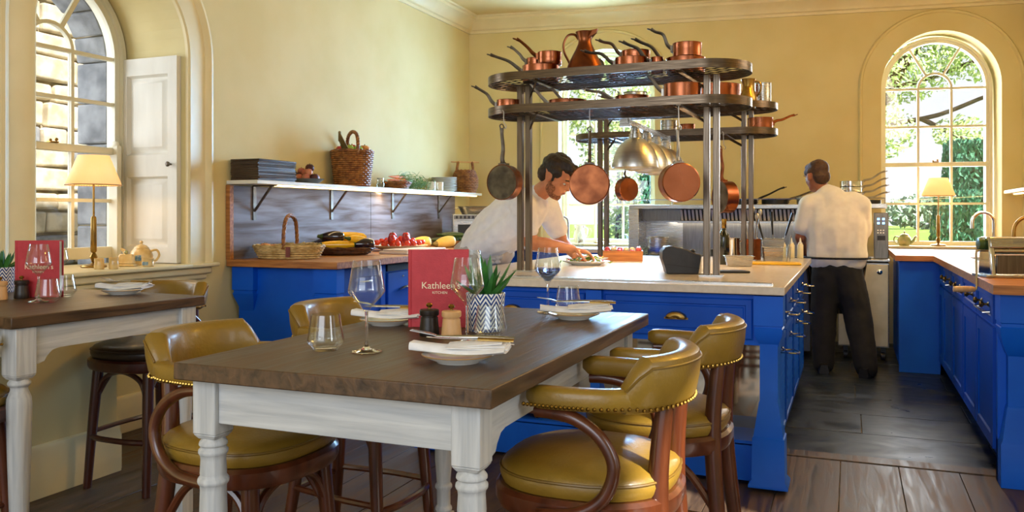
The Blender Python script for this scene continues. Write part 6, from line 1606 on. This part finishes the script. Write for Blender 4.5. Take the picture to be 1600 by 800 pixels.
# ---- the second cook, seen from behind at the range
c2 = thing('person', 'cook seen from behind at the range in white shirt and black trousers', 'person', (-.10, 7.12, 0))
sk = MB()
H2 = Matrix.Translation((-.155, .05, 1.565)) @ Matrix.Rotation(radians(128), 4, 'Z') @ Matrix.Rotation(radians(14), 4, 'Y') @ Matrix.Diagonal((1.06, 1.06, 1.06, 1))
head_shape(sk, H2)
chain(sk, [(-.04, .02, 1.36), (-.10, .03, 1.45), (-.145, .04, 1.52)], [.07, .058, .057])
chain(sk, [(0, 0, .92), (0, .02, 1.15), (-.02, .02, 1.32)], [.13, .12, .09])
A1, B1, C1 = Vector((-.205, .0, 1.33)), Vector((-.275, .02, 1.08)), Vector((-.265, .19, .955))
A2, B2, C2 = Vector((.165, .0, 1.33)), Vector((.185, .06, 1.07)), Vector((.08, .30, 1.02))
for A, B, Cc in ((A1, B1, C1), (A2, B2, C2)):
    chain(sk, [A, B, Cc], [.062, .047, .031])
hand(sk, C1, (.2, .95, -.1), (0, -.1, -1), .35); hand(sk, C2, (-.2, .95, -.1), (0, -.1, -1), .35)
FT1, FT2 = (-.10, -.02, .09), (.22, -.10, .09)
chain(sk, [(-.09, 0, .92), (-.10, .02, .5), FT1], [.09, .06, .045]); chain(sk, [(.09, 0, .92), (.15, -.0, .5), FT2], [.09, .06, .045])
remesh(obj('body', sk, MAT('tanned_skin', 'a0623e', '925634', sc=20, rough=.5), c2), .009, 5)
sh_ = MB()
chain(sh_, [(0, 0, .93), (0, 0, 1.0), (-.005, 0, 1.16), (-.01, 0, 1.32)], [.155, .17, .175, .125])
for s in (-1, 1): chain(sh_, [(s * .08, 0, .93), (s * .08, 0, 1.0), (s * .085, 0, 1.2), (s * .105, 0, 1.345)], [.15, .145, .145, .10])
chain(sh_, [(-.13, 0, 1.345), A1, A1 + (B1 - A1) * .68], [.095, .092, .082]); chain(sh_, [(.12, 0, 1.345), A2, A2 + (B2 - A2) * .75], [.095, .09, .085])
chain(sh_, [(-.0, 0, 1.33), (-.03, 0, 1.385), (-.075, .01, 1.425)], [.13, .105, .08])
remesh(obj('shirt', sh_, MAT('warm_white_cotton', 'e0dad2', 'd8d2ca', sc=18, rough=.85, bump=.2), c2), .012, 6, .014, .14)
tz = MB()
chain(tz, [(-.07, 0, .80), (-.10, .02, .5), (-.10, -.01, .07)], [.125, .105, .085]); chain(tz, [(.07, 0, .80), (.145, 0, .5), (.215, -.09, .07)], [.125, .11, .09]); chain(tz, [(-.06, 0, .84), (.06, 0, .84)], [.13, .13])
remesh(obj('trousers', tz, m_trous, c2), .014, 5, .015, .1)
m_stripe = MAT('striped_apron', '1a1613', '8a6a44', sc=1.2, st=(40, 40, .05), rough=.8, ramp=(.56, .6))
aa = MB()
rings = []
for z, r in ((.90, .215), (.85, .215), (.7, .195), (.45, .19)):
    rings.append([(r * 1.12 * cos(a) , r * sin(a) * .95, z) for a in [radians(d) for d in range(25, 185, 8)]] + [((r - .006) * 1.12 * cos(a), (r - .006) * sin(a) * .95, z) for a in [radians(d) for d in range(25, 185, 8)][::-1]])
aa.loft(rings); obj('apron', aa, m_stripe, c2)
obj('apron_string', MB().tube([(.245 * cos(a), .178 * sin(a), .915) for a in [2 * pi * i / 30 for i in range(30)]], .009, 6, True), m_trous, c2)
obj('collar', MB().tube([(-.085 + .078 * cos(a), .02 + .07 * sin(a), 1.435 + .015 * cos(a)) for a in [2 * pi * i / 24 for i in range(24)]], .010, 6, True), m_trous, c2)
shoe(c2, (-.10, -.02, 0), 95); shoe(c2, (.215, -.10, 0), 75)
hr = MB(); HM = H2
hb_((-.028, 0, .052), (.096, .080, .074)); hb_((.02, 0, .080), (.066, .064, .04)); hb_((-.06, 0, -.012), (.055, .070, .066))
for s in (-1, 1): hb_((-.0, s * .066, .04), (.055, .018, .034))
remesh(obj('hair', hr, MAT('brown_hair', '3a2416', '4e3220', sc=60, rough=.6), c2), .008, 3, .008, .02)
for s in (-1, 1):
    e = obj('eye', MB().ball((.080, s * .030, .008), (.0105, .013, .0095), 12, HM), m_eye, c2)
    obj('eyebrow', MB().tube([HM @ Vector((.095, s * .014, .030)), HM @ Vector((.094, s * .032, .036)), HM @ Vector((.082, s * .048, .030))], .0045, 6), m_hair, c2)
